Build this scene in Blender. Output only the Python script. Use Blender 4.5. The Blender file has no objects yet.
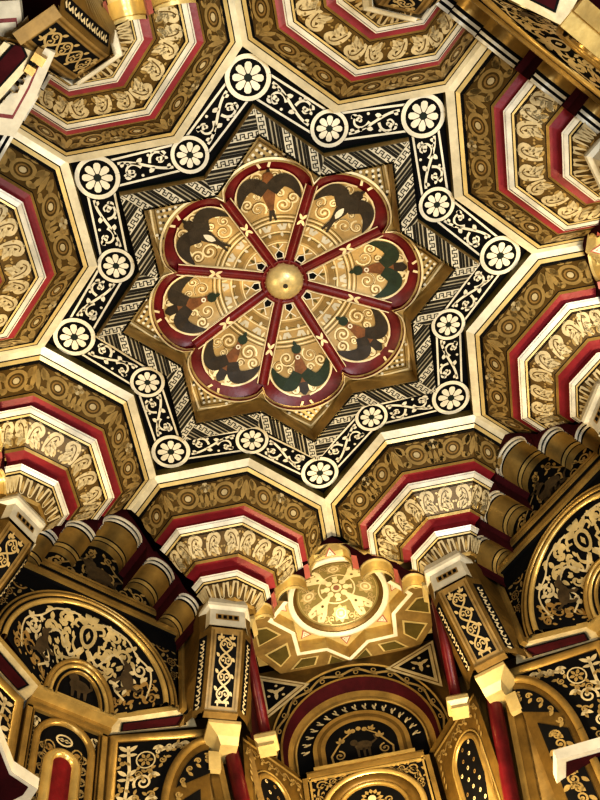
import bpy, math, random
from math import sin, cos, pi, sqrt, hypot, atan2, radians
from mathutils import Vector, Matrix
random.seed(7)
V = Vector
H0 = 6.0                       # height of the flat star ceiling above the floor
REF = V((0, 0, -2.6))          # a point in the middle of the room (ceiling = 0)
COL = bpy.context.scene.collection

# ------------------------------------------------------------------ materials
MATS = {}
def mat(name, col, rough=.5, metal=0.0, var=.25, scale=9.0, bump=.08, spec=.4):
    m = bpy.data.materials.new(name); m.use_nodes = True
    nt = m.node_tree; b = nt.nodes['Principled BSDF']
    tc = nt.nodes.new('ShaderNodeTexCoord'); nz = nt.nodes.new('ShaderNodeTexNoise')
    nz.inputs['Scale'].default_value = scale; nz.inputs['Detail'].default_value = 5; nz.inputs['Roughness'].default_value = .65
    nt.links.new(tc.outputs['Object'], nz.inputs['Vector'])
    rp = nt.nodes.new('ShaderNodeValToRGB')
    rp.color_ramp.elements[0].position = .3; rp.color_ramp.elements[1].position = .7
    rp.color_ramp.elements[0].color = (*[c*(1-var) for c in col], 1)
    rp.color_ramp.elements[1].color = (*[min(1, c*(1+var*.6)) for c in col], 1)
    nt.links.new(nz.outputs['Fac'], rp.inputs['Fac']); nt.links.new(rp.outputs['Color'], b.inputs['Base Color'])
    b.inputs['Roughness'].default_value = rough; b.inputs['Metallic'].default_value = metal
    b.inputs['Specular IOR Level'].default_value = spec
    if bump:
        n2 = nt.nodes.new('ShaderNodeTexNoise'); n2.inputs['Scale'].default_value = scale*6; n2.inputs['Detail'].default_value = 3
        nt.links.new(tc.outputs['Object'], n2.inputs['Vector'])
        bp = nt.nodes.new('ShaderNodeBump'); bp.inputs['Strength'].default_value = bump; bp.inputs['Distance'].default_value = .01
        nt.links.new(n2.outputs['Fac'], bp.inputs['Height']); nt.links.new(bp.outputs['Normal'], b.inputs['Normal'])
    MATS[name] = m
    return m
mat('white', (.60, .56, .46), .42, 0, .22, 7)
mat('bevel', (.52, .50, .44), .36, .1, .35, 6)
mat('cream', (.50, .40, .20), .36, .25, .25, 8)
mat('gold', (.32, .220, .078), .34, .5, .35, 8)
mat('gold_bright', (.50, .37, .15), .30, .5, .3, 8)
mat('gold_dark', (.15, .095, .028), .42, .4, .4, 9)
mat('olive', (.10, .078, .022), .5, .2, .4, 8)
mat('frieze', (.105, .066, .020), .45, .2, .4, 12)
mat('tan', (.34, .25, .11), .38, .3, .3, 14)
mat('ivory', (.53, .49, .38), .36, .15, .3, 7)
mat('boss', (.56, .46, .24), .36, .3, .3, 14)
mat('tan_light', (.40, .31, .16), .4, .25, .3, 14)
mat('silver', (.46, .39, .25), .52, .1, .3, 14)
mat('black', (.006, .006, .007), .75, 0, .3, 10, .05, .12)
mat('green', (.006, .014, .010), .7, 0, .4, 9)
mat('red', (.19, .018, .026), .4, 0, .3, 8)
mat('rosered', (.135, .008, .012), .38, 0, .4, 10)
mat('dome', (.23, .185, .07), .62, .1, .3, 9)
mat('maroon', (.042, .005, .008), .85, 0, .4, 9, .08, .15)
mat('shaft', (.085, .008, .012), .32, 0, .4, 12)
mat('petal', (.37, .265, .125), .40, .25, .35, 7)
mat('petal_light', (.66, .56, .36), .40, .15, .25, 9)
mat('lunette_gold', (.58, .48, .27), .30, .4, .4, 7)
mat('bird_dark', (.028, .020, .014), .5, 0, .5, 22)
mat('bird_brown', (.17, .07, .025), .5, 0, .5, 22)
mat('bird_green', (.012, .028, .014), .5, 0, .4, 22)
mat('beast', (.060, .043, .024), .5, .1, .5, 16)
mat('grey', (.30, .27, .20), .45, .05, .3, 14)
mat('dim', (.28, .185, .07), .42, .3, .4, 12)
mat('pink', (.30, .10, .085), .45, 0, .3, 9)
mat('slate', (.022, .020, .016), .7, 0, .3, 10, .05, .15)
mat('ochre', (.235, .160, .062), .45, .25, .4, 9)
mat('ash', (.46, .43, .35), .45, 0, .3, 8)
mat('plaster', (.30, .22, .10), .8, 0, .3, 6)
mat('floorwood', (.16, .09, .045), .5, 0, .4, 5)

# ------------------------------------------------------------------ mesh builder
class MB:
    def __init__(s): s.v = []; s.f = []; s.m = []; s.sm = []; s.mats = []
    def mi(s, n):
        if n not in s.mats: s.mats.append(n)
        return s.mats.index(n)
    def face(s, pts, m, smooth=False):
        i = len(s.v); s.v += [V(p) for p in pts]; s.f.append(tuple(range(i, i+len(pts)))); s.m.append(s.mi(m)); s.sm.append(smooth)
    def grid(s, rows, m, smooth=False, closed=False):
        i = len(s.v); n = len(rows[0])
        for r in rows: s.v += [V(p) for p in r]
        for a in range(len(rows)-1):
            for b in range(n if closed else n-1):
                c = (b+1) % n
                s.f.append((i+a*n+b, i+a*n+c, i+(a+1)*n+c, i+(a+1)*n+b)); s.m.append(s.mi(m)); s.sm.append(smooth)
    def box(s, c, d, m, rot=None):
        R = rot or Matrix.Identity(3); c = V(c)
        P = [c + R @ V((x*d[0]/2, y*d[1]/2, z*d[2]/2)) for z in (-1, 1) for y in (-1, 1) for x in (-1, 1)]
        for q in ((0,1,3,2),(4,6,7,5),(0,4,5,1),(2,3,7,6),(0,2,6,4),(1,5,7,3)): s.face([P[k] for k in q], m)
    def sweep(s, path, prof, m, closed=False, up=None):
        # sweep a profile of (side, out) offsets along a path; out direction faces REF
        rows = []
        n = len(path)
        for i, p in enumerate(path):
            a = path[i-1] if (i > 0 or closed) else p
            b = path[(i+1) % n] if (i < n-1 or closed) else p
            t = (V(b)-V(a)).normalized(); out = up(V(p), t) if up else (REF-V(p))
            out = (out - t*out.dot(t)).normalized(); sd = t.cross(out)
            rows.append([V(p)+sd*q[0]+out*q[1] for q in prof])
        if closed: rows.append(rows[0])
        s.grid(rows, m, True)
    def tube(s, path, rad, m, k=10):
        rad = rad if isinstance(rad, (list, tuple)) else [rad]*len(path)
        rows = []
        for i, p in enumerate(path):
            t = (V(path[min(i+1, len(path)-1)])-V(path[max(i-1, 0)])).normalized()
            a = t.orthogonal().normalized() if abs(t.z) < .1 else t.cross(V((0, 1, 0))).normalized(); b = t.cross(a)
            rows.append([V(p)+(a*cos(2*pi*j/k)+b*sin(2*pi*j/k))*rad[i] for j in range(k)])
        s.grid(rows, m, True, True)
        s.face(rows[0], m); s.face(rows[-1], m)
    def build(s, name, parent=None, off=(0, 0, 0), kind=None, label=None):
        me = bpy.data.meshes.new(name); o = V(off)
        me.from_pydata([tuple(v-o) for v in s.v], [], s.f)
        for n in s.mats: me.materials.append(MATS[n])
        me.polygons.foreach_set('material_index', s.m); me.polygons.foreach_set('use_smooth', s.sm); me.update()
        ob = bpy.data.objects.new(name, me); COL.objects.link(ob)
        if parent: ob.parent = parent
        if kind: ob['kind'] = kind
        if label: ob['label'] = label
        return ob

# ------------------------------------------------------------------ painted ornament: flat inlays in (u, v), mapped onto a surface
def smooth(pts, k=4):
    out = []; n = len(pts)
    for i in range(n-1):
        p0, p1, p2, p3 = pts[max(i-1, 0)], pts[i], pts[i+1], pts[min(i+2, n-1)]
        for j in range(k):
            t = j/k
            out.append(tuple(.5*(2*b+(c-a)*t+(2*a-5*b+4*c-d)*t*t+(3*b-a-3*c+d)*t**3) for a, b, c, d in zip(p0, p1, p2, p3)))
    out.append(pts[-1]); return out
class Orn:
    def __init__(s): s.p = []
    def poly(s, pts, m, l=0): s.p.append((pts, m, l))
    def stroke(s, pts, w, m, l=0):
        n = len(pts)
        ws = w if isinstance(w, (list, tuple)) and len(w) == n else None
        if ws is None:
            w0, w1 = (w if isinstance(w, (list, tuple)) else (w, w)); ws = [w0+(w1-w0)*i/(n-1) for i in range(n)]
        L, R = [], []
        for i, (x, y) in enumerate(pts):
            a = pts[max(i-1, 0)]; b = pts[min(i+1, n-1)]
            dx, dy = b[0]-a[0], b[1]-a[1]; d = hypot(dx, dy) or 1
            L.append((x-dy/d*ws[i]/2, y+dx/d*ws[i]/2)); R.append((x+dy/d*ws[i]/2, y-dx/d*ws[i]/2))
        for i in range(n-1): s.poly([L[i], L[i+1], R[i+1], R[i]], m, l)
    def disc(s, x, y, r, m, l=0, n=12, ry=None):
        s.poly([(x+r*cos(2*pi*k/n), y+(ry or r)*sin(2*pi*k/n)) for k in range(n)], m, l)
    def ring(s, x, y, r, w, m, l=0, n=20, ry=None):
        ry = ry or r
        s.stroke([(x+r*cos(2*pi*k/n), y+ry*sin(2*pi*k/n)) for k in range(n+1)], w, m, l)
    def leaf(s, x, y, a, L, W, m, l=0, bend=0):
        pts = []
        for t in (0, .2, .45, .7, .88, 1): pts.append((t, (sin(pi*min(1, t*.95+.05))**.8)*.5 if t < 1 else 0))
        P = [(t*L, w*W+bend*t*t*L) for t, w in pts] + [(t*L, -w*W+bend*t*t*L) for t, w in reversed(pts[1:-1])]
        c, q = cos(a), sin(a)
        s.poly([(x+px*c-py*q, y+px*q+py*c) for px, py in P], m, l)
    def spiral(s, x, y, r, a0, turns, m, w, sgn=1, l=0, inner=.2, n=None):
        n = n or max(8, int(14*turns))
        pts = []
        for i in range(n+1):
            t = i/n; rr = r*(1-t*(1-inner)); a = a0+sgn*2*pi*turns*t
            pts.append((x+rr*cos(a), y+rr*sin(a)))
        s.stroke(pts, (w, w*.6), m, l)
        s.disc(pts[-1][0], pts[-1][1], w*.85, m, l, 8)
        return pts
    def apply(s, mb, f, h=.003):
        for pts, m, l in s.p: mb.face([f(u, v, h+.0012*l) for u, v in pts], m)
def wrap(P, e=1e-3):
    def f(u, v, h):
        p = P(u, v); n = (P(u+e, v)-P(u-e, v)).cross(P(u, v+e)-P(u, v-e)).normalized()
        if n.dot(REF-p) < 0: n = -n
        return p+n*h
    return f
def bil(a, b, c, d, L, H):   # a-b top edge, d-c bottom edge
    a, b, c, d = V(a), V(b), V(c), V(d)
    return wrap(lambda u, v: a.lerp(b, u/L).lerp(d.lerp(c, u/L), v/H))
def frame(o, L, H, w, m, ins=0, l=0):
    o.stroke([(ins, ins+w/2), (L-ins, ins+w/2)], w, m, l); o.stroke([(ins, H-ins-w/2), (L-ins, H-ins-w/2)], w, m, l)
    o.stroke([(ins+w/2, ins), (ins+w/2, H-ins)], w, m, l); o.stroke([(L-ins-w/2, ins), (L-ins-w/2, H-ins)], w, m, l)
def flower(o, x, y, r, m, n=8, l=0, dot=None):
    for k in range(n):
        a = 2*pi*k/n; o.leaf(x+.22*r*cos(a), y+.22*r*sin(a), a, r*.76, r*.46, m, l)
    o.disc(x, y, r*.22, dot or m, l+1, 8)
def sprig(o, x, y, a, r, m, l=0):
    for da, k in ((-.9, .75), (0, 1), (.9, .75)): o.leaf(x, y, a+da, r*k, r*.42, m, l)
def vine(o, L, H, n, m, w, amp=.27, l=0, ph=0, x0=0):
    A = amp*H; N = 14*n
    f = lambda t: (x0+t*L, H/2+A*sin(pi*n*t+ph))
    o.stroke([f(i/N) for i in range(N+1)], w, m, l)
    for k in range(n):
        t = (k+.5)/n; x, y = f(t); s = 1 if sin(pi*n*t+ph) > 0 else -1
        r = min(.27*H, .36*L/n)
        cx, cy = x+.05*L/n, H/2-s*H*.13
        o.spiral(cx, cy, r, atan2(y-cy, x-cx)+.3*s, 1.15, m, w*.9, s, l)
        o.leaf(x-.30*L/n, H/2-s*H*.18, -s*2.0, H*.26, H*.15, m, l)
        o.leaf(x-.1*L/n, y+s*H*.02, s*.6, H*.24, H*.13, m, l)
        o.leaf(x+.34*L/n, H/2+s*H*.02, s*1.2, H*.34, H*.16, m, l)
        o.leaf(x+.2*L/n, H/2+s*H*.10, s*.3, H*.28, H*.13, m, l)
        o.disc(x-.4*L/n, H/2+s*H*.33, H*.05, m, l, 7)
def scrolls(o, L, H, nx, ny, m, w, l=0, seed=1):      # an all-over arabesque
    R = random.Random(seed); dx, dy = L/nx, H/ny; r = min(dx, dy)*.40
    for i in range(nx):
        for j in range(ny):
            x, y = (i+.5)*dx, (j+.5)*dy; s = 1 if (i+j) % 2 else -1; a = R.uniform(0, 6.28)
            pts = o.spiral(x, y, r, a, 1.25, m, w, s, l)
            o.stroke([(x+r*cos(a), y+r*sin(a)), (x+r*1.3*cos(a-.5*s), y+r*1.3*sin(a-.5*s)), (x+r*1.25*cos(a-1.1*s), y+r*1.25*sin(a-1.1*s))], (w, w*.7), m, l)
            for k in range(4):
                b = a+1.2+k*1.4; o.leaf(x+r*.98*cos(b), y+r*.98*sin(b), b+s*.9, r*.55, r*.30, m, l)
            sprig(o, x+dx*.46, y+dy*.42, a, r*.42, m, l)

# ------------------------------------------------------------------ things
def thing(name, label, cat, a=90, r0=0, z0=0, group=None, dx=0):
    o = bpy.data.objects.new(name, None); COL.objects.link(o); o.empty_display_size = .05
    A = radians(a); o.location = (r0*cos(A)+dx, r0*sin(A), z0+H0); o.rotation_euler = (0, 0, A-pi/2)
    o['label'] = label; o['category'] = cat
    if group: o['group'] = group
    o['_o'] = (0, r0, z0)
    return o
def off(t): return tuple(t['_o'])
def copy_tree(o, parent=None):
    c = o.copy(); COL.objects.link(c)
    if parent: c.parent = parent
    for ch in list(o.children): copy_tree(ch, c)
    return c
def place(o, a, label, dx=0, dr=0):
    c = copy_tree(o); _, r0, z0 = off(o); r0 += dr; A = radians(a)
    c.location = (r0*cos(A)+dx, r0*sin(A), z0+H0); c.rotation_euler = (0, 0, A-pi/2); c['label'] = label
    return c
TIP = [90+45*i for i in range(8)]
RN = .7893
def star(rt, rn, z, closed=True):
    P = []
    for k in range(8):
        a = radians(90+45*k); b = a+pi/8
        P += [V((rt*cos(a), rt*sin(a), z)), V((rn*cos(b), rn*sin(b), z))]
    return P
def strip(mb, P, Q, m):
    n = len(P)
    for i in range(n): mb.face([P[i], P[(i+1) % n], Q[(i+1) % n], Q[i]], m)

# ================================================================== SETTING
def setting():
    mb = MB()
    # flat ceiling field: dark olive ring from the fretwork out to above the walls
    strip(mb, star(.86, .66, 0), star(1.035, .82, 0), 'black')
    strip(mb, star(1.035, .82, 0), star(1.19, .905, -.004), 'black')
    strip(mb, star(1.19, .905, -.004), star(2.75, 2.75, .0), 'maroon')
    strip(mb, star(2.75, 2.75, .32), star(2.75, 2.75, .0), 'maroon')
    mb.face([V((x*2.75, y*2.75, .32)) for x, y in ((cos(k*pi/8), sin(k*pi/8)) for k in range(16))], 'maroon')
    c = mb.build('ceiling', kind='structure'); c.location.z = H0
    fl = MB(); fl.box((0, 0, -.05), (6, 6, .1), 'floorwood'); fl.build('floor', kind='structure')
    for nm, cx, cy, sx, sy in (('wall_front', 0, 2.8, 5.7, .1), ('wall_back', 0, -2.8, 5.7, .1), ('wall_left', -2.8, 0, .1, 5.5), ('wall_right', 2.8, 0, .1, 5.5)):
        w = MB(); w.box((cx, cy, 3.2), (sx, sy, 6.4), 'plaster'); w.build(nm, kind='structure')
setting()
def alcove_wall():
    m = MB()
    for a in (45, 90, 135):
        A = radians(a); d, e = V((cos(A), sin(A), 0)), V((sin(A), -cos(A), 0))
        zs = -1.825 if a == 90 else -1.985
        for r0, r1, z0, z1, mt in ((1.70, 2.25, zs-.075, zs, 'gold'), (1.80, 2.25, -5.98, zs-.075, 'plaster')):
            P = lambda r, k, z: d*r+e*(k*r*math.tan(pi/8))+V((0, 0, z))
            c = [P(r, k, z) for z in (z0, z1) for r in (r0, r1) for k in (-1, 1)]
            for q in ((0,1,3,2), (4,6,7,5), (0,4,5,1), (2,3,7,6), (0,2,6,4), (1,5,7,3)): m.face([c[i] for i in q], mt)
    w = m.build('wall_alcove', kind='structure'); w.location.z = H0
alcove_wall()

# ================================================================== STAR BORDER WITH MEDALLIONS
def star_border():
    t = thing('star_border', 'white on black painted scrollwork border outlining the eight-pointed ceiling star', 'ceiling border')
    S = star(1.0, RN, 0)
    hw = .060
    base = MB()
    n = 16
    def offs(d):
        out = []
        for i in range(n):
            p, a, b = S[i], S[i-1], S[(i+1) % n]
            d1 = (p-a).normalized(); d2 = (b-p).normalized()
            n1 = V((d1.y, -d1.x, 0)); n2 = V((d2.y, -d2.x, 0)); bb = (n1+n2); k = 2/(bb.length_squared)
            out.append(p+bb*k*d)
        return out
    def lvl(P, z): return [V((p.x, p.y, z)) for p in P]
    strip(base, lvl(offs(-.076), -.004), lvl(offs(.076), -.004), 'black')
    base.build('band', t)
    edge = MB()
    strip(edge, lvl(offs(.052), -.008), lvl(offs(.062), -.008), 'white'); strip(edge, lvl(offs(-.062), -.008), lvl(offs(-.052), -.008), 'white')
    edge.build('edge_line', t)
    for i in range(n):
        p, q = S[i], S[(i+1) % n]; L = (q-p).length; d = (q-p)/L; w = V((-d.y, d.x, 0))
        r0, r1 = (.098, .082) if i % 2 == 0 else (.082, .098)
        f = lambda u, v, h, p=p, d=d, w=w, r0=r0: p+d*(r0+u)+w*(v-.049)+V((0, 0, -.006-h))
        o = Orn(); LL = L-r0-r1; HH = .098
        sgn = 1 if i % 2 else -1
        # one S-shaped stem with two big curled branches per segment
        N = 20; y = lambda tt: HH/2+sgn*.36*HH*cos(pi*tt)
        o.stroke([(LL*k/N, y(k/N)) for k in range(N+1)], .012, 'white')
        for cx, cy, s in ((LL*.24, HH/2-sgn*.15*HH, -sgn), (LL*.76, HH/2+sgn*.15*HH, sgn)):
            e = 1 if cx > LL/2 else -1
            a0 = atan2(y(.5)-cy, LL*.5-cx)
            sp = [(cx+r_*cos(a0+q*e*sgn), cy+r_*sin(a0+q*e*sgn)) for r_, q in ((.040, 0), (.034, -.7), (.031, -1.5), (.029, -2.4), (.026, -3.3), (.021, -4.3), (.013, -5.2))]
            o.stroke(smooth(sp, 3), (.013, .007), 'white')
            o.leaf(cx, cy, a0+pi+.4, .030, .022, 'white'); o.disc(cx, cy, .009, 'white', 0, 9)
            o.leaf(*sp[2], a0-1.5*e*sgn-.6, .020, .014, 'white'); o.leaf(*sp[4], a0-3.3*e*sgn+.6, .020, .014, 'white')
            o.leaf(LL*(.47 if e < 0 else .53), HH*(.5-s*.34), (pi if e < 0 else 0)+.5*s*e, .034, .020, 'white')
            o.leaf(LL*(.06 if e < 0 else .94), HH*(.5+s*.30), (0 if e < 0 else pi)-.4*s*e, .030, .020, 'white')
            o.leaf(LL*(.04 if e < 0 else .96), HH*(.5-s*.16), (0 if e < 0 else pi)+.9*s*e, .026, .018, 'white')
        for x, yy in ((.40, .10), (.60, .90)): o.disc(LL*x, HH*(yy if sgn > 0 else 1-yy), .007, 'white', 0, 7)
        b = MB(); o.apply(b, f, 0); b.build('scroll_panel', t)
        # medallion at p
        R = .098 if i % 2 == 0 else .084
        b = MB(); o = Orn(); g = lambda u, v, h, p=p: p+V((u, v, -.012-h))
        o.disc(0, 0, R, 'black', 0, 32); o.ring(0, 0, R*.88, R*.20, 'white', 1, 32); b2 = MB()
        o.apply(b, g, 0)
        md = b.build('medallion', t)
        o = Orn()
        for k in range(8):
            a = 2*pi*k/8+.2
            o.poly([(R*(q*cos(a)-s_*sin(a)), R*(q*sin(a)+s_*cos(a))) for q, s_ in ((.17, -.05), (.40, -.15), (.58, -.15), (.66, -.07), (.66, .07), (.58, .15), (.40, .15), (.17, .05))], 'white', 3)
        o.disc(0, 0, R*.17, 'green', 4, 10)
        o.apply(b2, g, 0); b2.build('flower', md)
star_border()

# ================================================================== FRETWORK PANEL
def clip(poly, region):
    out = poly
    for i in range(len(region)):
        (ax, ay), (bx, by) = region[i], region[(i+1) % len(region)]
        inside = lambda p: (bx-ax)*(p[1]-ay)-(by-ay)*(p[0]-ax) >= -1e-9
        res = []
        for j in range(len(out)):
            p, q = out[j-1], out[j]
            ip, iq = inside(p), inside(q)
            if ip != iq:
                d1 = (bx-ax)*(p[1]-ay)-(by-ay)*(p[0]-ax); d2 = (bx-ax)*(q[1]-ay)-(by-ay)*(q[0]-ax); tt = d1/(d1-d2)
                res.append((p[0]+(q[0]-p[0])*tt, p[1]+(q[1]-p[1])*tt))
            if iq: res.append(q)
        out = res
        if len(out) < 3: return []
    return out
PT, PN, PZ = .887, .679, -.066       # panel outer star
HT, HN = .769, .5886                 # opening in the panel
def fretwork():
    t = thing('fretwork_panel', 'star-shaped raised panel of grey diagonal fret stripes around the red rosette', 'ceiling panel')
    b = MB(); strip(b, star(HT, HN, PZ), star(PT, PN, PZ), 'grey'); b.build('panel', t)
    e = MB(); strip(e, star(PT, PN, PZ), star(PT+.008, PN+.006, -.026), 'gold'); strip(e, star(PT+.008, PN+.006, -.026), star(PT+.012, PN+.010, -.002), 'green')
    e.build('outer_edge', t)
    e = MB(); strip(e, star(HT, HN, PZ), star(.763, .572, .034), 'gold'); strip(e, star(HT+.012, HN+.010, PZ-.002), star(HT, HN, PZ-.002), 'cream')
    e.build('inner_edge', t)
    for k in range(8):
        a = radians(90+45*k)
        for sd in (-1, 1):
            b2 = a+sd*pi/8
            reg = [(HT*cos(a), HT*sin(a)), (PT*cos(a), PT*sin(a)), (PN*cos(b2), PN*sin(b2)), (HN*cos(b2), HN*sin(b2))]
            if sd < 0: reg = reg[::-1]
            # pinwheel: bars run along the point's axis on one side, across it on the other
            d = V((cos(a), sin(a))) if sd > 0 else V((-sin(a), cos(a)))
            w = V((-d.y, d.x)); c = V((cos(a), sin(a)))*.70
            m = MB()
            def bar(off_, wd, mt, h, u0=-.5, u1=.5):
                P = [c+d*u0+w*(off_-wd/2), c+d*u1+w*(off_-wd/2), c+d*u1+w*(off_+wd/2), c+d*u0+w*(off_+wd/2)]
                q = clip([(p.x, p.y) for p in P], reg)
                if len(q) >= 3: m.face([(x, y, PZ-h) for x, y in q], mt)
            per = .098
            for j in range(-5, 6):
                x = j*per+.02
                bar(x, .036, 'ash', .002); bar(x+.025, .013, 'slate', .002); bar(x-.025, .013, 'slate', .002)
                bar(x+.036, .005, 'grey', .002); bar(x+.044, .010, 'slate', .002); bar(x+.052, .004, 'grey', .002); bar(x+.060, .010, 'slate', .002)
                for q in range(-11, 12):      # greek key on the white bar
                    u = q*.034
                    bar(x-.010, .004, 'slate', .004, u-.010, u+.010); bar(x+.010, .004, 'slate', .004, u+.006, u+.026)
                    bar(x, .024, 'slate', .004, u+.007, u+.011); bar(x, .020, 'slate', .004, u+.023, u+.027); bar(x+.001, .004, 'slate', .004, u-.003, u+.009)
            m.build('fret_stripes', t)
    # gold ring of moulding along the axis joints
fretwork()

# ================================================================== ROSETTE
def dome(r): return .040+.155*max(0, 1-(r/.63))**.85
def rosette():
    t = thing('ceiling_rosette', 'domed rosette with eight bird petals and dark red ribs at the centre of the star', 'ceiling rosette')
    b = MB()
    NP = 160
    def redr(phi):
        q = abs(((phi-pi/2+pi/8) % (pi/4))-pi/8)/(pi/8)
        return .523+(.632-.523)*(max(0, 1-q**2.0))**.62
    def starr(phi):      # the eight-pointed outline as a radius
        q = abs(((phi-pi/2+pi/8) % (pi/4))-pi/8); a_, b_ = .763, .572; g = pi/8
        return a_*b_*sin(g)/(a_*sin(q)+b_*sin(g-q))
    phs = [2*pi*j/NP for j in range(NP)]
    b.grid([[V((cos(p)*(redr(p)-.01), sin(p)*(redr(p)-.01), .036)) for p in phs], [V((cos(p)*starr(p), sin(p)*starr(p), .036)) for p in phs]], 'tan', False, True)
    pl = b.build('star_plate', t)
    # tracery of pale dots in the eight points
    for k in range(8):
        o = Orn()
        a = radians(90+45*k)
        P = lambda x, y: (x*cos(a)-y*sin(a), x*sin(a)+y*cos(a))
        for pth in (([(.742, 0), (.60, .165)]), ([(.742, 0), (.60, -.165)])):
            o.stroke([P(*q) for q in pth], .009, 'petal_light', 1)
            o.stroke([P(q[0]-.022, q[1]*.93) for q in pth], .005, 'gold_dark', 1)
        for x, y in ((.70, 0), (.682, .018), (.682, -.018), (.664, .038), (.664, -.038), (.664, 0), (.647, .06), (.647, -.06), (.645, .095), (.645, -.095), (.628, .10), (.628, -.10)):
            o.disc(*P(x, y), .0075, 'white', 1, 7); o.disc(*P(x-.012, y*1.0+.008), .006, 'bird_dark', 1, 6)
        m = MB(); o.apply(m, lambda u, v, h: V((u, v, .034-h)), 0); m.build('tracery', pl)
    # red body
    red = MB(); rows = []
    N = 160
    def bulge(x, y): return .022*max(0, 1-(y/(.414*max(x, .05)))**2)*min(1, max(0, (x-.1)/.2))*min(1, max(0, (.63-x)/.1))
    for i in range(25):
        s = i/24; row = []
        for j in range(N):
            p = 2*pi*j/N; r = .06+(redr(p)-.06)*s; q = ((p-pi/2+pi/8) % (pi/4))-pi/8
            row.append(V((cos(p)*r, sin(p)*r, dome(r)+bulge(r*cos(q), r*sin(q))+(.004 if i < 24 else 0))))
        rows.append(row)
    red.grid(rows, 'rosered', True, True)
    red.grid([rows[-1], [V((p.x*1.004, p.y*1.004, .022)) for p in rows[-1]]], 'rosered', True, True)
    redo = red.build('red_frame', t)
    ln = MB()
    ln.grid([[V((p.x*1.004, p.y*1.004, .024)) for p in rows[-1]], [V((p.x*1.022, p.y*1.022, .026)) for p in rows[-1]]], 'petal_light', True, True)
    ln.build('outline', redo)
    for k in range(8):
        a = radians(90+45*k); ca, sa = cos(a), sin(a)
        def P(x, y, h=0):      # x along the petal axis, y across; on the dome surface, lower by h
            return V((x*ca-y*sa, x*sa+y*ca, dome(hypot(x, y))+bulge(x, y)-.005-h))
        def wid(x):
            w1 = x*.414-.030
            return max(.004, w1 if x < .435 else min(w1, .150*sqrt(max(0, 1-((x-.435)/.146)**2))))
        xs = [.118+(.580-.118)*i/26 for i in range(27)]
        pt = MB()
        pt.grid([[P(x, wid(x)*j/6) for j in range(-6, 7)] for x in xs], 'petal', True)
        pe = pt.build('petal', t)
        o = Orn()
        edge = [(x, wid(x)) for x in xs]
        for s in (1, -1): o.stroke([(x, s*(y+.004)) for x, y in edge], .009, 'petal_light', 1)
        # bands near the hub and swirls further out
        arc = lambda r, f0=.98: [(r*cos(.36*j/8*f0), r*sin(.36*j/8*f0)) for j in range(-8, 9)]
        xl = lambda r: [(r*cos(q), r*sin(q)) for q in [(atan2(wid(r*.97), r*.97))*j/8*.97 for j in range(-8, 9)]]
        for r, w, mt in ((.200, .005, 'petal_light'), (.226, .026, 'ochre'), (.244, .004, 'olive'), (.254, .005, 'petal_light'), (.300, .004, 'olive'), (.310, .007, 'petal_light'), (.322, .004, 'olive'), (.332, .005, 'petal_light'), (.342, .003, 'olive')):
            o.stroke(xl(r), w, mt, 1)
        for j in (-1, 1):
            y = j*.036
            o.poly([(.262, y-.012), (.290, y-.024), (.294, y-.006), (.278, y), (.294, y+.006), (.290, y+.024), (.262, y+.012)], 'ash', 1); o.leaf(.228, y*.8, 0, .026, .014, 'ash', 2)
            o.leaf(.262, y*1.9, 0, .034, .012, 'petal_light', 1)
        o.stroke([(.190, -.026), (.165, 0), (.190, .026)], .006, 'white', 1); o.leaf(.17, 0, 0, .028, .014, 'olive', 1)
        R = random.Random(k)
        for cx, cy, rr, s in ((.388, .058, .040, 1), (.388, -.058, .040, -1), (.45, .05, .02, 1), (.45, -.05, .02, -1), (.42, .105, .030, -1), (.42, -.105, .030, 1), (.545, .045, .028, 1), (.545, -.045, .028, -1), (.36, 0, .02, 1), (.47, .118, .02, 1), (.47, -.118, .02, -1), (.51, .095, .022, -1), (.51, -.095, .022, 1)):
            o.spiral(cx, cy, rr, R.uniform(0, 6), 1.5, 'petal_light', .009, s, 1, .15); o.spiral(cx, cy, rr*1.0, R.uniform(0, 6), 1.2, 'gold_dark', .0035, s, 2, .15)
        m = MB(); o.apply(m, lambda u, v, h: P(u, v, h), .001); m.build('petal_ornament', pe)
        # black five-sided piercing near the boss
        m = MB(); pen = [(.158, 0), (.142, .016), (.122, .013), (.122, -.013), (.142, -.016)]
        m.face([P(x, y, .004) for x, y in pen], 'black'); m.face([P(.14+(x-.14)*1.35, y*1.4, .003) for x, y in pen], 'white'); m.build('piercing', pe)
        # the bird
        o = Orn(); B0 = Orn(); swallow = k in (3, 4, 5)
        if swallow:
            o.stroke([(.36, 0), (.40, 0), (.44, 0), (.48, 0), (.515, .004), (.535, .006)], [.010, .026, .048, .056, .044, .026], 'bird_brown' if k == 4 else 'bird_dark', 3)
            o.disc(.535, .008, .022, 'bird_brown' if k == 4 else 'bird_dark', 3, 10); o.leaf(.545, .008, .3, .03, .014, 'bird_dark', 3)
            for s in (1, -1):
                wp = smooth([(.47, s*.010, .06), (.505, s*.050, .062), (.502, s*.082, .056), (.470, s*.108, .036), (.42, s*.122, .005)]); o.stroke([(a_, b_) for a_, b_, c_ in wp], [c_ for a_, b_, c_ in wp], 'bird_dark', 4)
                o.stroke([(.38, s*.002), (.33, s*.012)], (.014, .008), 'bird_dark', 4)
            if k != 4: o.leaf(.40, 0, 0, .06, .026, 'white', 5)
        else:
            o.stroke([(.345, 0), (.37, .003), (.395, .003), (.425, 0), (.465, 0), (.50, 0), (.53, 0)], [.018, .030, .022, .040, .058, .046, .034], 'bird_brown', 3)
            o.disc(.362, .002, .021, 'bird_green', 4, 10); o.leaf(.352, .002, pi*.93, .028, .016, 'bird_green', 4); o.ring(.398, .002, .008, .006, 'white', 4, 8)
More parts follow.
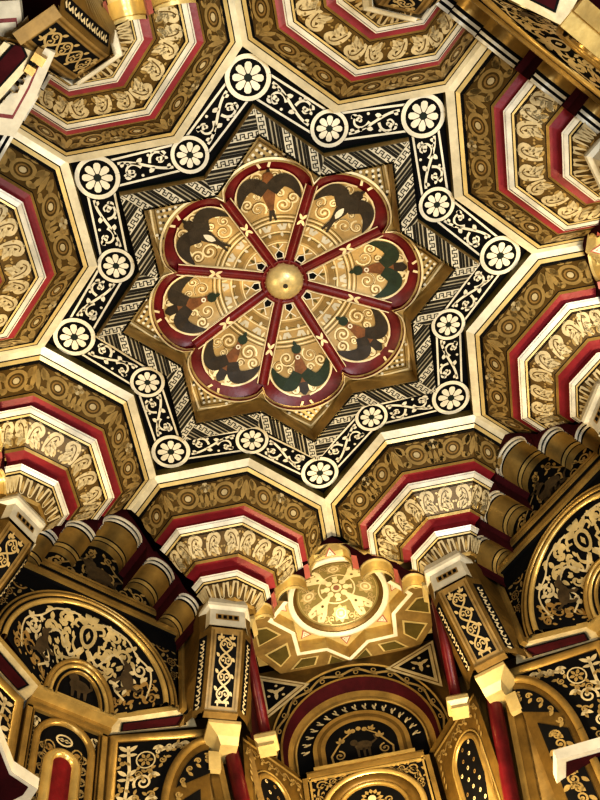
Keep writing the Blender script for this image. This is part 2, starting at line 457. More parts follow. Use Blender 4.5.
            for s in (1, -1):
                wp = smooth([(.465, s*.014, .045), (.505, s*.046, .060), (.500, s*.080, .054), (.462, s*.108, .034), (.41, s*.124, .005)]); o.stroke([(a_, b_) for a_, b_, c_ in wp], [c_ for a_, b_, c_ in wp], 'bird_green' if k in (0, 6) else 'bird_dark', 4)
                o.leaf(.52, s*.022, s*.3, .035, .016, 'petal_light', 4)
            o.stroke([(.51, 0), (.545, 0), (.562, .002)], [.036, .042, .010], 'bird_dark', 4)
        m = MB(); o.apply(m, lambda u, v, h: P(.455+(u-.455)*1.12, v*1.14, h), .002); m.build('painted_bird', pe)
    # ribs between the petals
    for k in range(8):
        a = radians(112.5+45*k); ca, sa = cos(a), sin(a)
        m = MB(); pth = []
        for i in range(13):
            r = .085+(.515-.085)*i/12; pth.append(V((r*ca, r*sa, dome(r)-.004)))
        m.sweep(pth, [(-.022, 0), (-.016, .012), (0, .018), (.016, .012), (.022, 0)], 'rosered', up=lambda p, t_: V((0, 0, -1)))
        o = m.build('rib', t)
        m = MB()
        for s in (-1, 1):
            m.sweep(pth, [(s*.026-.003, .004), (s*.026, .011), (s*.026+.003, .004)], 'petal_light', up=lambda p, t_: V((0, 0, -1)))
        q = Orn()
        for rr in (.335, ):
            for da in (.5, -.5, pi-.5, pi+.5): q.leaf(rr, 0, da, .035, .014, 'petal_light')
        q.apply(m, lambda u, v, h: V((u*ca-v*sa, u*sa+v*ca, dome(u)-.024-h)), 0)
        m.build('rib_fillet', o)
    # pale ticks where the frame bulges
    m = MB(); q = Orn()
    for k in range(8):
        for da in (-.03, .03):
            a = radians(90+45*k)+da; q.stroke([(.598*cos(a), .598*sin(a)), (.624*cos(a+da*.6), .624*sin(a+da*.6))], .012, 'petal_light')
    q.apply(m, lambda u, v, h: V((u, v, .040-h)), 0); m.build('frame_tick', redo)
    # gilded boss
    m = MB(); rows = []
    for i in range(10):
        th = pi/2*i/9; rows.append([V((.092*cos(th)*cos(2*pi*j/28), .092*cos(th)*sin(2*pi*j/28), .165-.062*sin(th))) for j in range(28)])
    m.grid(rows, 'boss', True, True); m.face(rows[-1], 'bird_dark')
    m.grid([[V((.092*cos(2*pi*j/28), .092*sin(2*pi*j/28), .19)) for j in range(28)], rows[0]], 'gold', True, True)
    bo = m.build('boss', t, label='round gilded boss')
    m = MB(); rows = [[V((rr*cos(2*pi*j/28), rr*sin(2*pi*j/28), z)) for j in range(28)] for rr, z in ((.096, .18), (.108, .165), (.112, .150), (.100, .158), (.092, .165))]
    m.grid(rows, 'rosered', True, True); m.build('boss_ring', t)
    m = MB(); m.face([V((.012*cos(2*pi*j/10), .012*sin(2*pi*j/10), .1025)) for j in range(10)], 'bird_dark'); m.build('boss_eye', bo)
rosette()
for ob in bpy.data.objects:
    if ob.parent is None and ob.name.split('.')[0] in ('star_border', 'fretwork_panel', 'ceiling_rosette'): ob.location.z = H0; ob.rotation_euler.z = 0

# ================================================================== STALACTITE PENDANTS
RF = 1.372          # where the pendants run into the arch fronts
C5, S5 = cos(pi/8), sin(pi/8)
def ring_pts(R, z):
    Vv = V((0, 1.5-R, z)); out = {}
    q = sin(pi/4)*R
    B = {s: V((s*q, 1.5-q, z)) for s in (-1, 1)}
    E = {}
    for s in (-1, 1):
        Cc = V((s*R, 1.5, z)); d = Cc-B[s]; dax = V((s*S5, C5, 0))
        k = (RF-B[s].dot(dax))/d.dot(dax); E[s] = B[s]+d*k
    return [E[-1], B[-1], Vv, B[1], E[1]]
def frieze_a(L, H):      # rosettes, palmettes and berries
    o = Orn(); m = 'tan'
    n = 2 if L > .3 else 1
    for k in range(n):
        x = L*(k+.5)/n if n == 1 else L*(.27+.46*k); y = H*.52
        o.ring(x, y, H*.33, H*.12, m, 0, 18); o.ring(x, y, H*.18, H*.06, 'dim', 0, 14); o.disc(x, y, H*.11, 'silver', 0, 10)
        for s in (-1, 1):
            o.leaf(x+s*H*.36, y-.05*H, s*.4-pi/2+.2*s, H*.44, H*.26, m); o.leaf(x+s*H*.30, y+.2*H, pi/2-s*.7, H*.30, H*.2, m)
            o.spiral(x+s*H*.50, H*.82, H*.10, 0, 1, m, H*.07, s)
        o.leaf(x, H*.06, 0, H*.24, H*.10, m); o.leaf(x, H*.06, pi, H*.24, H*.10, m)
    for x in ([L*.5, L*.015, L*.985] if n == 2 else [L*.04, L*.96]):
        if x < L*.1 or x > L*.9:
            s = 1 if x < L*.5 else -1
            o.leaf(x+s*.01, H*.9, pi/2-s*.15-pi, H*.7, H*.2, m); o.leaf(x+s*H*.12, H*.12, pi/2-s*.2, H*.4, H*.2, m)
            continue
        o.stroke([(x-H*.30, H*.12), (x-H*.18, H*.55), (x-H*.16, H*.95)], (H*.16, H*.10), m); o.stroke([(x+H*.30, H*.12), (x+H*.18, H*.55), (x+H*.16, H*.95)], (H*.16, H*.10), m)
        o.leaf(x, H*.95, -pi/2, H*.5, H*.16, m)
        for dx, dy in ((0, .1), (-.10, .22), (.10, .22), (0, .33)): o.disc(x+dx*H, dy*H, H*.085, 'silver', 0, 8)
    return o
def frieze_b(L, H):      # curling acanthus leaves
    o = Orn(); n = max(2, round(L/(.80*H))); d = L/n
    for k in range(n):
        x = d*(k+.5); s = 1 if k < n/2 else -1; m = 'silver'
        X = lambda q: x+s*q*d
        P = smooth([(X(-.40), H*.90), (X(-.34), H*.62), (X(-.18), H*.28), (X(.06), H*.13), (X(.24), H*.26), (X(.18), H*.46), (X(.04), H*.42)], 3)
        n_ = len(P); o.stroke(P, [H*(.08+.19*sin(pi*min(1, i/n_*1.1+.03))**.8) for i in range(n_)], m)
        o.leaf(X(-.30), H*.60, pi/2-s*.75, H*.40, H*.20, m); o.leaf(X(-.16), H*.42, pi/2-s*.95, H*.36, H*.20, m)
        o.leaf(X(.22), H*.95, -pi/2-s*.35, H*.48, H*.20, m); o.leaf(X(.06), H*.97, -pi/2-s*.9, H*.34, H*.15, 'tan')
        o.stroke(smooth([(X(-.36), H*.74), (X(-.17), H*.32), (X(.06), H*.16), (X(.20), H*.27)], 3), H*.035, 'frieze', 1)
        o.leaf(X(.34), H*.92, pi/2-s*.2+pi, H*.3, H*.12, 'tan'); o.disc(X(-.42), H*.2, H*.05, 'tan', 0, 7); o.disc(X(-.36), H*.34, H*.045, 'tan', 0, 7); o.disc(X(.42), H*.62, H*.05, 'tan', 0, 7)
    return o
def frieze_c(L, H):      # upright tongues
    o = Orn(); n = 3; d = L/n
    for k in range(n):
        x = d*(k+.5)
        o.stroke([(x-d*.40, H*.06), (x-d*.30, H*.2), (x-d*.20, H*.9)], (H*.20, H*.07), 'silver'); o.stroke([(x+d*.40, H*.06), (x+d*.30, H*.2), (x+d*.20, H*.9)], (H*.20, H*.07), 'silver')
        o.stroke([(x-d*.20, H*.9), (x, H*.98), (x+d*.20, H*.9)], H*.06, 'silver'); o.leaf(x, H*.9, -pi/2, H*.65, d*.30, 'tan')
    return o
PEND = [  # R, z, material of the band that starts here; maroon paints the gap's shade
 [(.632, -.006, 'olive'), (.632, -.058, 'ivory'), (.595, -.076, 'black'), (.590, -.079, 'cream'), (.573, -.090, 'black'), (.563, -.096, 'frieze'), (.474, -.212, 'black'), (.471, -.217, 'gold'), (.462, -.228, 'red'), (.416, -.234, 'red'), (.420, -.262, 'maroon'), (.428, -.280, None)],
 [(.434, -.272, 'bevel'), (.405, -.286, 'black'), (.401, -.288, 'cream'), (.392, -.293, 'black'), (.388, -.295, 'frieze'), (.284, -.373, 'black'), (.281, -.376, 'gold'), (.270, -.386, 'red'), (.222, -.392, 'red'), (.226, -.440, 'maroon'), (.232, -.455, None)],
 [(.238, -.447, 'bevel'), (.215, -.464, 'black'), (.212, -.467, 'cream'), (.206, -.473, 'black'), (.203, -.477, 'frieze'), (.150, -.545, 'gold'), (.138, -.558, 'gold_dark'), (.02, -.56, None)]]
def pendant(a, label):
    t = thing('stalactite_pendant', label, 'ceiling pendant', a, 1.5, -.3, 'stepped pendants around the star')
    for ti, prof in enumerate(PEND):
        body = MB(); corn = MB(); redb = MB()
        for i in range(len(prof)-1):
            (R0, z0, m), (R1, z1, _) = prof[i], prof[i+1]
            A, B = ring_pts(R0, z0), ring_pts(R1, z1)
            tgt = corn if i < (5 if ti == 0 else 4) else (redb if m in ('red', 'maroon') else body)
            for j in range(4): tgt.face([A[j], A[j+1], B[j+1], B[j]], m)
        ob = body.build('tier', t, off(t)); corn.build('cornice', ob, (0, 0, 0) if False else off(t))
        if redb.f: redb.build('red_soffit', ob, off(t))
        fi = [i for i, p in enumerate(prof) if p[2] == 'frieze'][0]
        A, B = ring_pts(prof[fi][0], prof[fi][1]), ring_pts(prof[fi+1][0], prof[fi+1][1])
        orn = MB()
        for j in range(4):
            L = (A[j+1]-A[j]).length*.5+(B[j+1]-B[j]).length*.5; Hh = ((A[j]+A[j+1])/2-(B[j]+B[j+1])/2).length
            o = (frieze_a, frieze_b, frieze_c)[ti](L, Hh)
            o.stroke([(0, Hh*.035), (L, Hh*.035)], Hh*.03, 'black'); o.apply(orn, bil(A[j], A[j+1], B[j+1], B[j], L, Hh), .003)
        orn.build('frieze_ornament', ob, off(t))
    return t
PLAB = {0: 'gilded stepped pendant below the star, left of the round niche ceiling', 1: 'gilded stepped pendant at the left edge, above the left pilaster top',
 2: 'gilded stepped pendant at mid left edge beside the star, second up on the left side', 3: 'gilded stepped pendant at upper left, beside the tall white pilaster capital',
 4: 'gilded stepped pendant at the top edge, right above the star', 5: 'gilded stepped pendant at upper right under the white-edged cornice corner',
 6: 'gilded stepped pendant at the right edge beside the rosette', 7: 'gilded stepped pendant below the star, right of the round niche ceiling'}
p0 = pendant(112.5, PLAB[0])
for k in range(1, 8): place(p0, 112.5+45*k, PLAB[k])

# ================================================================== LOBED ARCHES
def lobe_curve():
    pts = []; seg = []
    # half (u >= 0): apex lobe, cusp, lobe 2, cusp, lobe 3, springing
    half = []
    def arc(cx, cz, rx, rz, a0, a1, n, tag):
        for i in range(n+1):
            a = radians(a0+(a1-a0)*i/n); half.append((cx+rx*cos(a), cz+rz*sin(a), tag))
    arc(0, -.232, .112, .112, 90, -8, 12, 0)
    half.append((.140, -.262, 9)); 
    arc(.215, -.405, .085, .100, 155, -2, 12, 1)
    half.append((.318, -.430, 9))
    arc(.378, -.555, .066, .085, 150, 0, 10, 2)
    half.append((.452, -.575, 9)); half.append((.452, -.62, 9))
    full = [(-u, z, tg) for u, z, tg in reversed(half[1:])] + half
    return full
LC = lobe_curve()
def upper_profile(u):    # underside of the pendants at the arch front
    u = abs(u); pts = []
    for prof in PEND:
        for R, z, m in prof: 
            if R > .1: pts.append((1.5*S5-R*C5, z))
    pts.sort()
    for (a, za), (b, zb) in zip(pts, pts[1:]):
        if a <= u <= b: return za+(zb-za)*((u-a)/(b-a) if b > a else 0)
    return pts[-1][1] if u > pts[-1][0] else pts[0][1]
def lobed_arch(a, label, main, dx=0):
    t = thing('lobed_arch', label, 'arch', a, RF, -.6, 'lobed arches between the pendants', dx)
    fr = MB()
    for (u0, z0, _), (u1, z1, _) in zip(LC, LC[1:]):
        fr.face([(u0, RF, z0), (u1, RF, z1), (u1, RF, max(z1+.012, upper_profile(u1)+.01)), (u0, RF, max(z0+.012, upper_profile(u0)+.01))], 'maroon')  # dark maroon puts the shade on this front into its colour
    for s in (-1, 1):
        fr.face([(s*.452, RF, -.62), (s*.56, RF, -.62), (s*.56, RF, -.45), (s*.452, RF, -.45)], 'maroon')
    fr.build('arch_front', t, off(t))
    bands = [(0, 'cream'), (.014, 'gold'), (.018, 'gold_bright'), (.074, 'cream'), (.090, None)] if main else \
            [(0, 'bevel'), (.013, 'black'), (.024, 'bevel'), (.036, 'black'), (.050, 'gold'), (.150, 'black'), (.158, 'gold_bright'), (.178, 'black'), (.184, 'gold'), (.235, None)]
    # split the curve into lobes and cusps
    runs = []; cur = [LC[0]]
    for p, q in zip(LC, LC[1:]):
        if (p[2] == 9) != (q[2] == 9) or (q[2] != 9 and p[2] != q[2]):
            if q[2] == 9 or p[2] == 9:
                if p[2] == 9: cur.append(q) if False else None
            runs.append(cur); cur = [p] if q[2] == 9 else [p, q] if p[2] != 9 else [q]
            if q[2] == 9: cur.append(q)
            elif p[2] == 9: runs[-1].append(q)
        else: cur.append(q)
    runs.append(cur)
    for rn in runs:
        if len(rn) < 2: continue
        cusp = sum(1 for p in rn if p[2] == 9) >= 1 and len(rn) < 5
        m = MB()
        if cusp:
            m.grid([[(u, RF, z) for u, z, _ in rn], [(u, RF+bands[-1][0], z) for u, z, _ in rn]], 'pink' if main else 'maroon'); m.build('cusp', t, off(t)); continue  # pink for lit cusps, maroon for shaded ones: light put into the colour
        for (d0, mt), (d1, _) in zip(bands, bands[1:]):
            raise_ = .006 if mt in ('bevel', 'cream') else 0
            cu = sum(p[0] for p in rn)/len(rn); cz = min(p[1] for p in rn)
            k = 1-raise_/.1
            row = lambda d: [(cu+(u-cu)*k, RF+d, cz+(z-cz)*k) for u, z, _ in rn]
            m.grid([row(d0), row(d1)], mt, True)
            if raise_: m.grid([[(u, RF+d0, z) for u, z, _ in rn], row(d0)], mt); m.grid([[(u, RF+d1, z) for u, z, _ in rn], row(d1)], mt)
        m.build('lobe', t, off(t))
    return t

# ================================================================== CORNER BAYS: TYMPANUM, BEAM, SQUINCH
RW = 1.60; ZS = -.98; RO = .455; RI = .385
def tympanum(a, label, dx=0):
    t = thing('tympanum', label, 'wall panel', a, RW, -.5, 'tympana under the lobed corner arches', dx)
    b = MB(); pts = [(u, RW-.004, z) for u, z, _ in LC]
    for (u0, r, z0), (u1, _, z1) in zip(pts, pts[1:]): b.face([(u0, r, z0+.01), (u1, r, z1+.01), (u1, r, -.63), (u0, r, -.63)], 'black')
    ob = b.build('panel', t, off(t))
    f = bil((-.45, RW-.006, -.12), (.45, RW-.006, -.12), (.45, RW-.006, -.47), (-.45, RW-.006, -.47), .9, .35)
    o = Orn()
    for s in (-1, 1):
        c = .45
        for x, y, r, sg in ((.05, .08, .028, 1), (.055, .20, .035, -1), (.15, .27, .034, 1), (.22, .25, .036, -1), (.28, .30, .030, 1), (.105, .305, .024, 1)):
            o.spiral(c+s*x, y, r, 1.0 if s > 0 else 2.1, 1.2, 'tan', .011, sg*s)
            for k in range(4): 
                q = k*1.6+x*9; o.leaf(c+s*(x+r*cos(q)), y+r*sin(q), q+.8, .034, .018, 'tan')
        o.stroke([(c+s*.02, .05), (c+s*.09, .15), (c+s*.16, .21), (c+s*.25, .28)], .010, 'tan')
    m = MB(); o.apply(m, f, .002); m.build('scrollwork', ob, off(t))
    o = Orn()   # crouching dark beast in the middle
    o.disc(.45, .215, .075, 'beast', 3, 16, .055); o.disc(.40, .165, .036, 'beast', 3, 12); o.leaf(.385, .16, 3.4, .05, .022, 'beast', 3)
    o.stroke([(.50, .24), (.54, .26), (.55, .22), (.58, .20)], (.028, .012), 'beast', 3)
    for x in (.41, .46, .50): o.stroke([(x, .23), (x-.012, .29), (x-.035, .30)], (.03, .014), 'beast', 3)
    o.leaf(.41, .14, -1.9, .04, .018, 'beast', 3)
    m = MB(); o.apply(m, f, .002); m.build('painted_beast', ob, off(t))
    return t
def arc_pts(R, Rz, cz, r, n=36, a0=0, a1=180):
    return [V((-R*cos(radians(a0+(a1-a0)*i/n)), r, cz+Rz*sin(radians(a0+(a1-a0)*i/n)))) for i in range(n+1)]
def squinch(a, label, dx=0):
    t = thing('squinch', label, 'squinch', a, RW, -.98, 'painted corner squinches', dx)
    # wall around the arch
    w = MB(); A = arc_pts(RO, RO, ZS, RW)
    for p, q in zip(A, A[1:]): w.face([p, q, (q.x, RW, -.47), (p.x, RW, -.47)], 'black')
    wl = w.build('spandrel', t, off(t))
    o = Orn(); f = bil((-.47, RW, -.53), (.47, RW, -.53), (.47, RW, -.98), (-.47, RW, -.98), .94, .45)
    for s in (-1, 1):
        c = .47; o = Orn()
        for x, y, r in ((.375, .085, .045), (.425, .17, .028), (.30, .045, .026), (.44, .245, .02), (.245, .026, .014)):
            o.ring(c+s*x, y, r*.8, r*.25, 'dim', 0, 12); flower(o, c+s*x, y, r*.6, 'dim', 5)
            for k in range(5): o.leaf(c+s*x+r*cos(k*1.3), y+r*sin(k*1.3), k*1.3+.7, r*.8, r*.4, 'tan')
        m = MB(); o.apply(m, f, .002); m.build('spandrel_scroll', wl, off(t))
    # beam above
    b = MB()
    for z, h, d, mt in ((-.425, .016, .05, 'gold'), (-.437, .008, .044, 'black'), (-.452, .022, .055, 'gold'), (-.466, .008, .044, 'black'), (-.480, .020, .03, 'gold_dark'), (-.494, .008, .03, 'black'), (-.512, .028, .055, 'gold'), (-.529, .008, .03, 'black')): d *= .6; b.box((0, RW-d/2, z), (.98, d, h), mt)
    b.build('beam', t, off(t))
    for s in (-1, 1):
        b = MB()
        for x, wd, d, mt in ((.478, .026, .03, 'gold'), (.500, .012, .02, 'black'), (.520, .030, .04, 'gold'), (.545, .02, .02, 'gold_dark')): b.box((s*x, RW-d/2, -.755), (wd, d, .47), mt)
        b.build('post', t, off(t))
    # arch mouldings
    for R, wd, ht, mt in ((.450, .012, .014, 'gold'), (.440, .008, .008, 'black'), (.428, .018, .018, 'gold'), (.415, .010, .008, 'black'), (.398, .024, .016, 'gold_bright')):
        m = MB(); m.sweep(arc_pts(R, R, ZS, RW, 44), [(-wd/2, -.03), (-wd/2, ht*.5), (-wd/4, ht), (wd/4, ht), (wd/2, ht*.5), (wd/2, -.03)], mt, up=lambda p, t_: V((0, -1, 0)))
        m.build('arch_moulding', t, off(t))
    # shell
    RB, RBZ, rb, ZB = .160, .235, 1.665, -1.115
    def sh(tt, s):
        an = pi*tt; f0 = V((-RI*cos(an), RW, ZS+RI*sin(an))); f1 = V((-RB*cos(an), rb, ZB+RBZ*sin(an)))
        p = f0.lerp(f1, s); p.z += .02*sin(pi*max(0, min(1, s)))*sin(an); return p
    m = MB(); m.grid([[sh(i/40, j/8) for i in range(41)] for j in range(9)], 'black', True); shell = m.build('shell', t, off(t))
    L, Hh = .95, .27
    f = wrap(lambda u, v: sh(max(-.01, min(1.01, u/L)), v/Hh))
    o = Orn(); c = L/2; g = 'lunette_gold'
    # vase motif in the middle
    o.ring(c, .145, .040, .020, g, 1, 18, .050); o.poly([(c, .12), (c+.014, .145), (c, .172), (c-.014, .145)], g, 1)
    for s in (-1, 1):
        o.leaf(c, .085, -pi/2+s*.35, .075, .034, g); o.leaf(c+s*.012, .085, -pi/2+s*1.0, .065, .028, g); o.stroke(smooth([(c+s*.02, .095), (c+s*.06, .075), (c+s*.075, .10), (c+s*.055, .115)]), (.022, .010), g)
        o.stroke(smooth([(c+s*.012, .205), (c+s*.05, .235), (c+s*.09, .20), (c+s*.075, .16)]), (.026, .012), g)
        o.stroke(smooth([(c+s*.03, .25), (c+s*.10, .258), (c+s*.17, .245), (c+s*.20, .22)]), (.018, .008), g)
        for x, y, r, sg, w in ((.125, .075, .036, 1, .020), (.135, .17, .036, -1, .020), (.215, .115, .040, 1, .018), (.21, .215, .030, -1, .014), (.30, .075, .034, -1, .014), (.31, .175, .036, 1, .013), (.39, .13, .040, 1, .012), (.39, .22, .026, -1, .010), (.44, .06, .024, 1, .010), (.385, .05, .022, -1, .009)):
            mt = g if x < .25 else 'silver' if x < .36 else 'dim'  # brightest gold near the middle paints in a highlight there
            o.spiral(c+s*x, y, r, 2.4 if s > 0 else .7, 1.05, mt, w, sg*s, 0, .3)
            for k in range(4):
                q = 1.1+k*1.5+x*7; o.leaf(c+s*(x+r*.9*cos(q)), y+r*.9*sin(q), (q+.9) if s > 0 else pi-(q+.9) if False else q+.9, r*1.1, r*.6, mt)
        o.stroke(smooth([(c+s*.03, .21), (c+s*.12, .24), (c+s*.17, .14), (c+s*.26, .14), (c+s*.30, .23), (c+s*.40, .20)]), (.016, .009), 'silver')
        o.stroke(smooth([(c+s*.05, .05), (c+s*.16, .03), (c+s*.24, .05), (c+s*.33, .03), (c+s*.43, .09)]), (.012, .009), 'silver')
    Rn = random.Random(4)
    for s in (-1, 1):
        for i_ in range(9):
            for j_ in range(4):
                x, y = .08+i_*.043+Rn.uniform(-.01, .01), .045+j_*.06+Rn.uniform(-.012, .012); mt = g if x < .22 else 'silver' if x < .36 else 'tan'  # same painted highlight: leaves lose brightness away from the middle
                if hypot((x-.31)/.06, (y-.16)/.05) < 1: continue
                o.leaf(c+s*x, y, Rn.uniform(0, 6.28), .036, .018, mt); o.disc(c+s*(x+.018), y+.026, .006, mt, 0, 7)
    m = MB(); o.apply(m, f, .004); m.build('scrollwork', shell, off(t))
    for s in (-1, 1):
        o = Orn(); x = c+s*.31
        o.disc(x, .16, .052, 'beast', 4, 14, .030); o.disc(x-s*.05, .13, .022, 'beast', 4, 10); o.leaf(x-s*.055, .125, pi if s > 0 else 0, .04, .018, 'beast', 4)
        for q in (-.03, .03): o.stroke([(x+q, .18), (x+q-s*.01, .215), (x+q-s*.03, .225)], (.02, .012), 'beast', 4)
        o.stroke([(x+s*.045, .155), (x+s*.08, .13), (x+s*.075, .10)], (.014, .008), 'beast', 4)
        m = MB(); o.apply(m, f, .004); m.build('painted_beast', shell, off(t))
    # little blind niche at the back
    for R, Rz, wd, ht, mt in ((.156, .228, .022, .024, 'gold'), (.136, .204, .020, .016, 'gold_bright'), (.118, .186, .012, .010, 'black'), (.108, .176, .010, .012, 'gold')):
        m = MB(); m.sweep(arc_pts(R, Rz, ZB, rb-.006, 24), [(-wd/2, -.03), (-wd/2, ht*.5), (-wd/4, ht), (wd/4, ht), (wd/2, ht*.5), (wd/2, -.03)], mt, up=lambda p, t_: V((0, -1, 0))); m.build('niche_moulding', t, off(t))
    m = MB(); m.face(arc_pts(.112, .18, ZB, rb, 20), 'black'); nb = m.build('niche_back', t, off(t))
    m = MB(); o = Orn(); o.disc(0, .10, .05, 'beast', 0, 12, .035); o.disc(-.03, .14, .026, 'beast', 0, 10); o.stroke([(.03, .08), (.06, .11), (.05, .15)], (.02, .01), 'beast')
    for x in (-.03, .0, .03): o.stroke([(x, .08), (x, .03)], (.02, .012), 'beast')
    o.apply(m, lambda u, v, h: V((u, rb-.004-h, ZB+v)), 0); m.build('painted_beast', nb, off(t))
    return t
FP = [(-.52, 1.585, -.955), (-.18, 1.655, -1.12), (.18, 1.655, -1.12), (.52, 1.585, -.955)]     # front edge of the ledge
BP = [(-.61, 1.67, -.955), (-.20, 1.755, -1.12), (.20, 1.755, -1.12), (.61, 1.67, -.955)]       # set-back walls below it
def ledge(a, label, dx=0):
    t = thing('cornice_ledge', label, 'cornice', a, 1.7, -1.0, 'ledges under the squinches', dx)
    for i, nm in ((0, 'soffit_panel'), (2, 'soffit_panel')):
        f0, f1, b1, b0 = [V(p) for p in (FP[i], FP[i+1], BP[i+1], BP[i])]
        m = MB(); m.face([f0, f1, b1, b0], 'silver'); m.face([f0, f1, f1+V((0, 0, .03)), f0+V((0, 0, .03))], 'gold_bright'); s = m.build('soffit', t, off(t))
        L = (f1-f0).length; Hh = (b0-f0).length*.9; o = Orn()
        o.poly([(L*.10, Hh*.24), (L*.90, Hh*.24), (L*.88, Hh*.80), (L*.12, Hh*.80)], 'black'); o.poly([(L*.12, Hh*.30), (L*.88, Hh*.30), (L*.86, Hh*.74), (L*.14, Hh*.74)], 'maroon', 1)
        m = MB(); o.apply(m, bil(f0, f1, b1, b0, L, Hh), .007); m.build('red_inlay', s, off(t))
    m = MB(); m.box((0, 1.70, -1.115), (.38, .10, .022), 'gold_bright'); m.box((0, 1.73, -1.135), (.385, .05, .022), 'gold'); m.build('front_moulding', t, off(t))
    return t
def centre_panel(a, label, dx=0):
    t = thing('arched_wainscot', label, 'wall panel', a, 1.83, -1.4, 'arched panels under the squinches', dx)
    r = 1.748; zt, zb = -1.135, -1.80; w = .187
    m = MB(); m.face([(-w, r, zt), (w, r, zt), (w, r, zb), (-w, r, zb)], 'black')
    for s in (-1, 1): m.face([(s*w, r, zt), (s*w, r+.12, zt), (s*w, r+.12, zb), (s*w, r, zb)], 'gold_dark')
    p = m.build('panel', t, off(t))
    m = MB()
    for s in (-1, 1):
        m.box((s*.178, r-.008, (zt+zb)/2), (.024, .018, zt-zb), 'gold'); m.box((s*.156, r-.005, (zt+zb)/2), (.008, .012, zt-zb), 'gold_dark')
    m.box((0, r-.008, zt-.01), (.38, .018, .02), 'gold'); m.build('border', t, off(t))
    cz = -1.29
    pth = [V((-.128, r, zb))]+arc_pts(.128, .128, cz, r, 28)+[V((.128, r, zb))]
    m = MB(); m.sweep(pth, [(-.016, -.01), (-.014, .014), (0, .022), (.014, .014), (.016, -.01)], 'gold', up=lambda q, t_: V((0, -1, 0))); m.build('arch_moulding', t, off(t))
    F_ = bil((-w, r, zt), (w, r, zt), (w, r, zb), (-w, r, zb), 2*w, .665)
    def put(o, nm):
        m = MB(); o.apply(m, F_, .002); m.build(nm, p, off(t))
    for s in (-1, 1):
        o = Orn(); o.stroke([(w+s*.141, .10), (w+s*.141, .64)], .003, 'dim')
        for k in range(22): o.disc(w+s*.141, .10+.025*k, .006, 'tan', 1, 6)
        put(o, 'bead_row')
        o = Orn(); sprig(o, w+s*.132, .045, 1.2 if s > 0 else 1.9, .035, 'silver'); o.leaf(w+s*.136, .05, pi/2, .05, .02, 'silver'); put(o, 'corner_leaf')
        o = Orn(); o.stroke([(w+s*.088, .15), (w+s*.088, .60)], .004, 'dim')
        for k in range(8): o.spiral(w+s*.088, .18+.055*k, .022, 0, 1.1, 'tan', .008, s); o.leaf(w+s*.088, .16+.055*k, .6 if s > 0 else 2.5, .03, .016, 'tan')
        put(o, 'vine')
        o = Orn(); o.ring(w+s*.065, .175, .026, .008, 'tan', 0, 12, .036); o.disc(w+s*.065, .175, .019, 'dim', 0, 8); put(o, 'scroll_roundel')
    o = Orn(); o.ring(w, .115, .036, .009, 'silver', 0, 16, .026); o.stroke([(w-.03, .115), (w+.03, .115)], .006, 'silver'); o.disc(w-.011, .115, .010, 'silver', 0, 8); o.disc(w+.011, .115, .010, 'silver', 0, 8); put(o, 'crown_roundel')
    pth = [V((-.062, r-.002, zb))]+arc_pts(.062, .062, -1.385, r-.002, 20)+[V((.062, r-.002, zb))]
    m = MB(); m.sweep(pth, [(-.022, -.01), (-.018, .014), (0, .026), (.018, .014), (.022, -.01)], 'gold_bright', up=lambda q, t_: V((0, -1, 0))); m.build('inner_arch', t, off(t))
    m = MB(); m.face([V((-.062, r-.006, zb))]+arc_pts(.062, .062, -1.385, r-.006, 20)+[V((.062, r-.006, zb))], 'rosered'); m.build('red_inset', t, off(t))
    return t
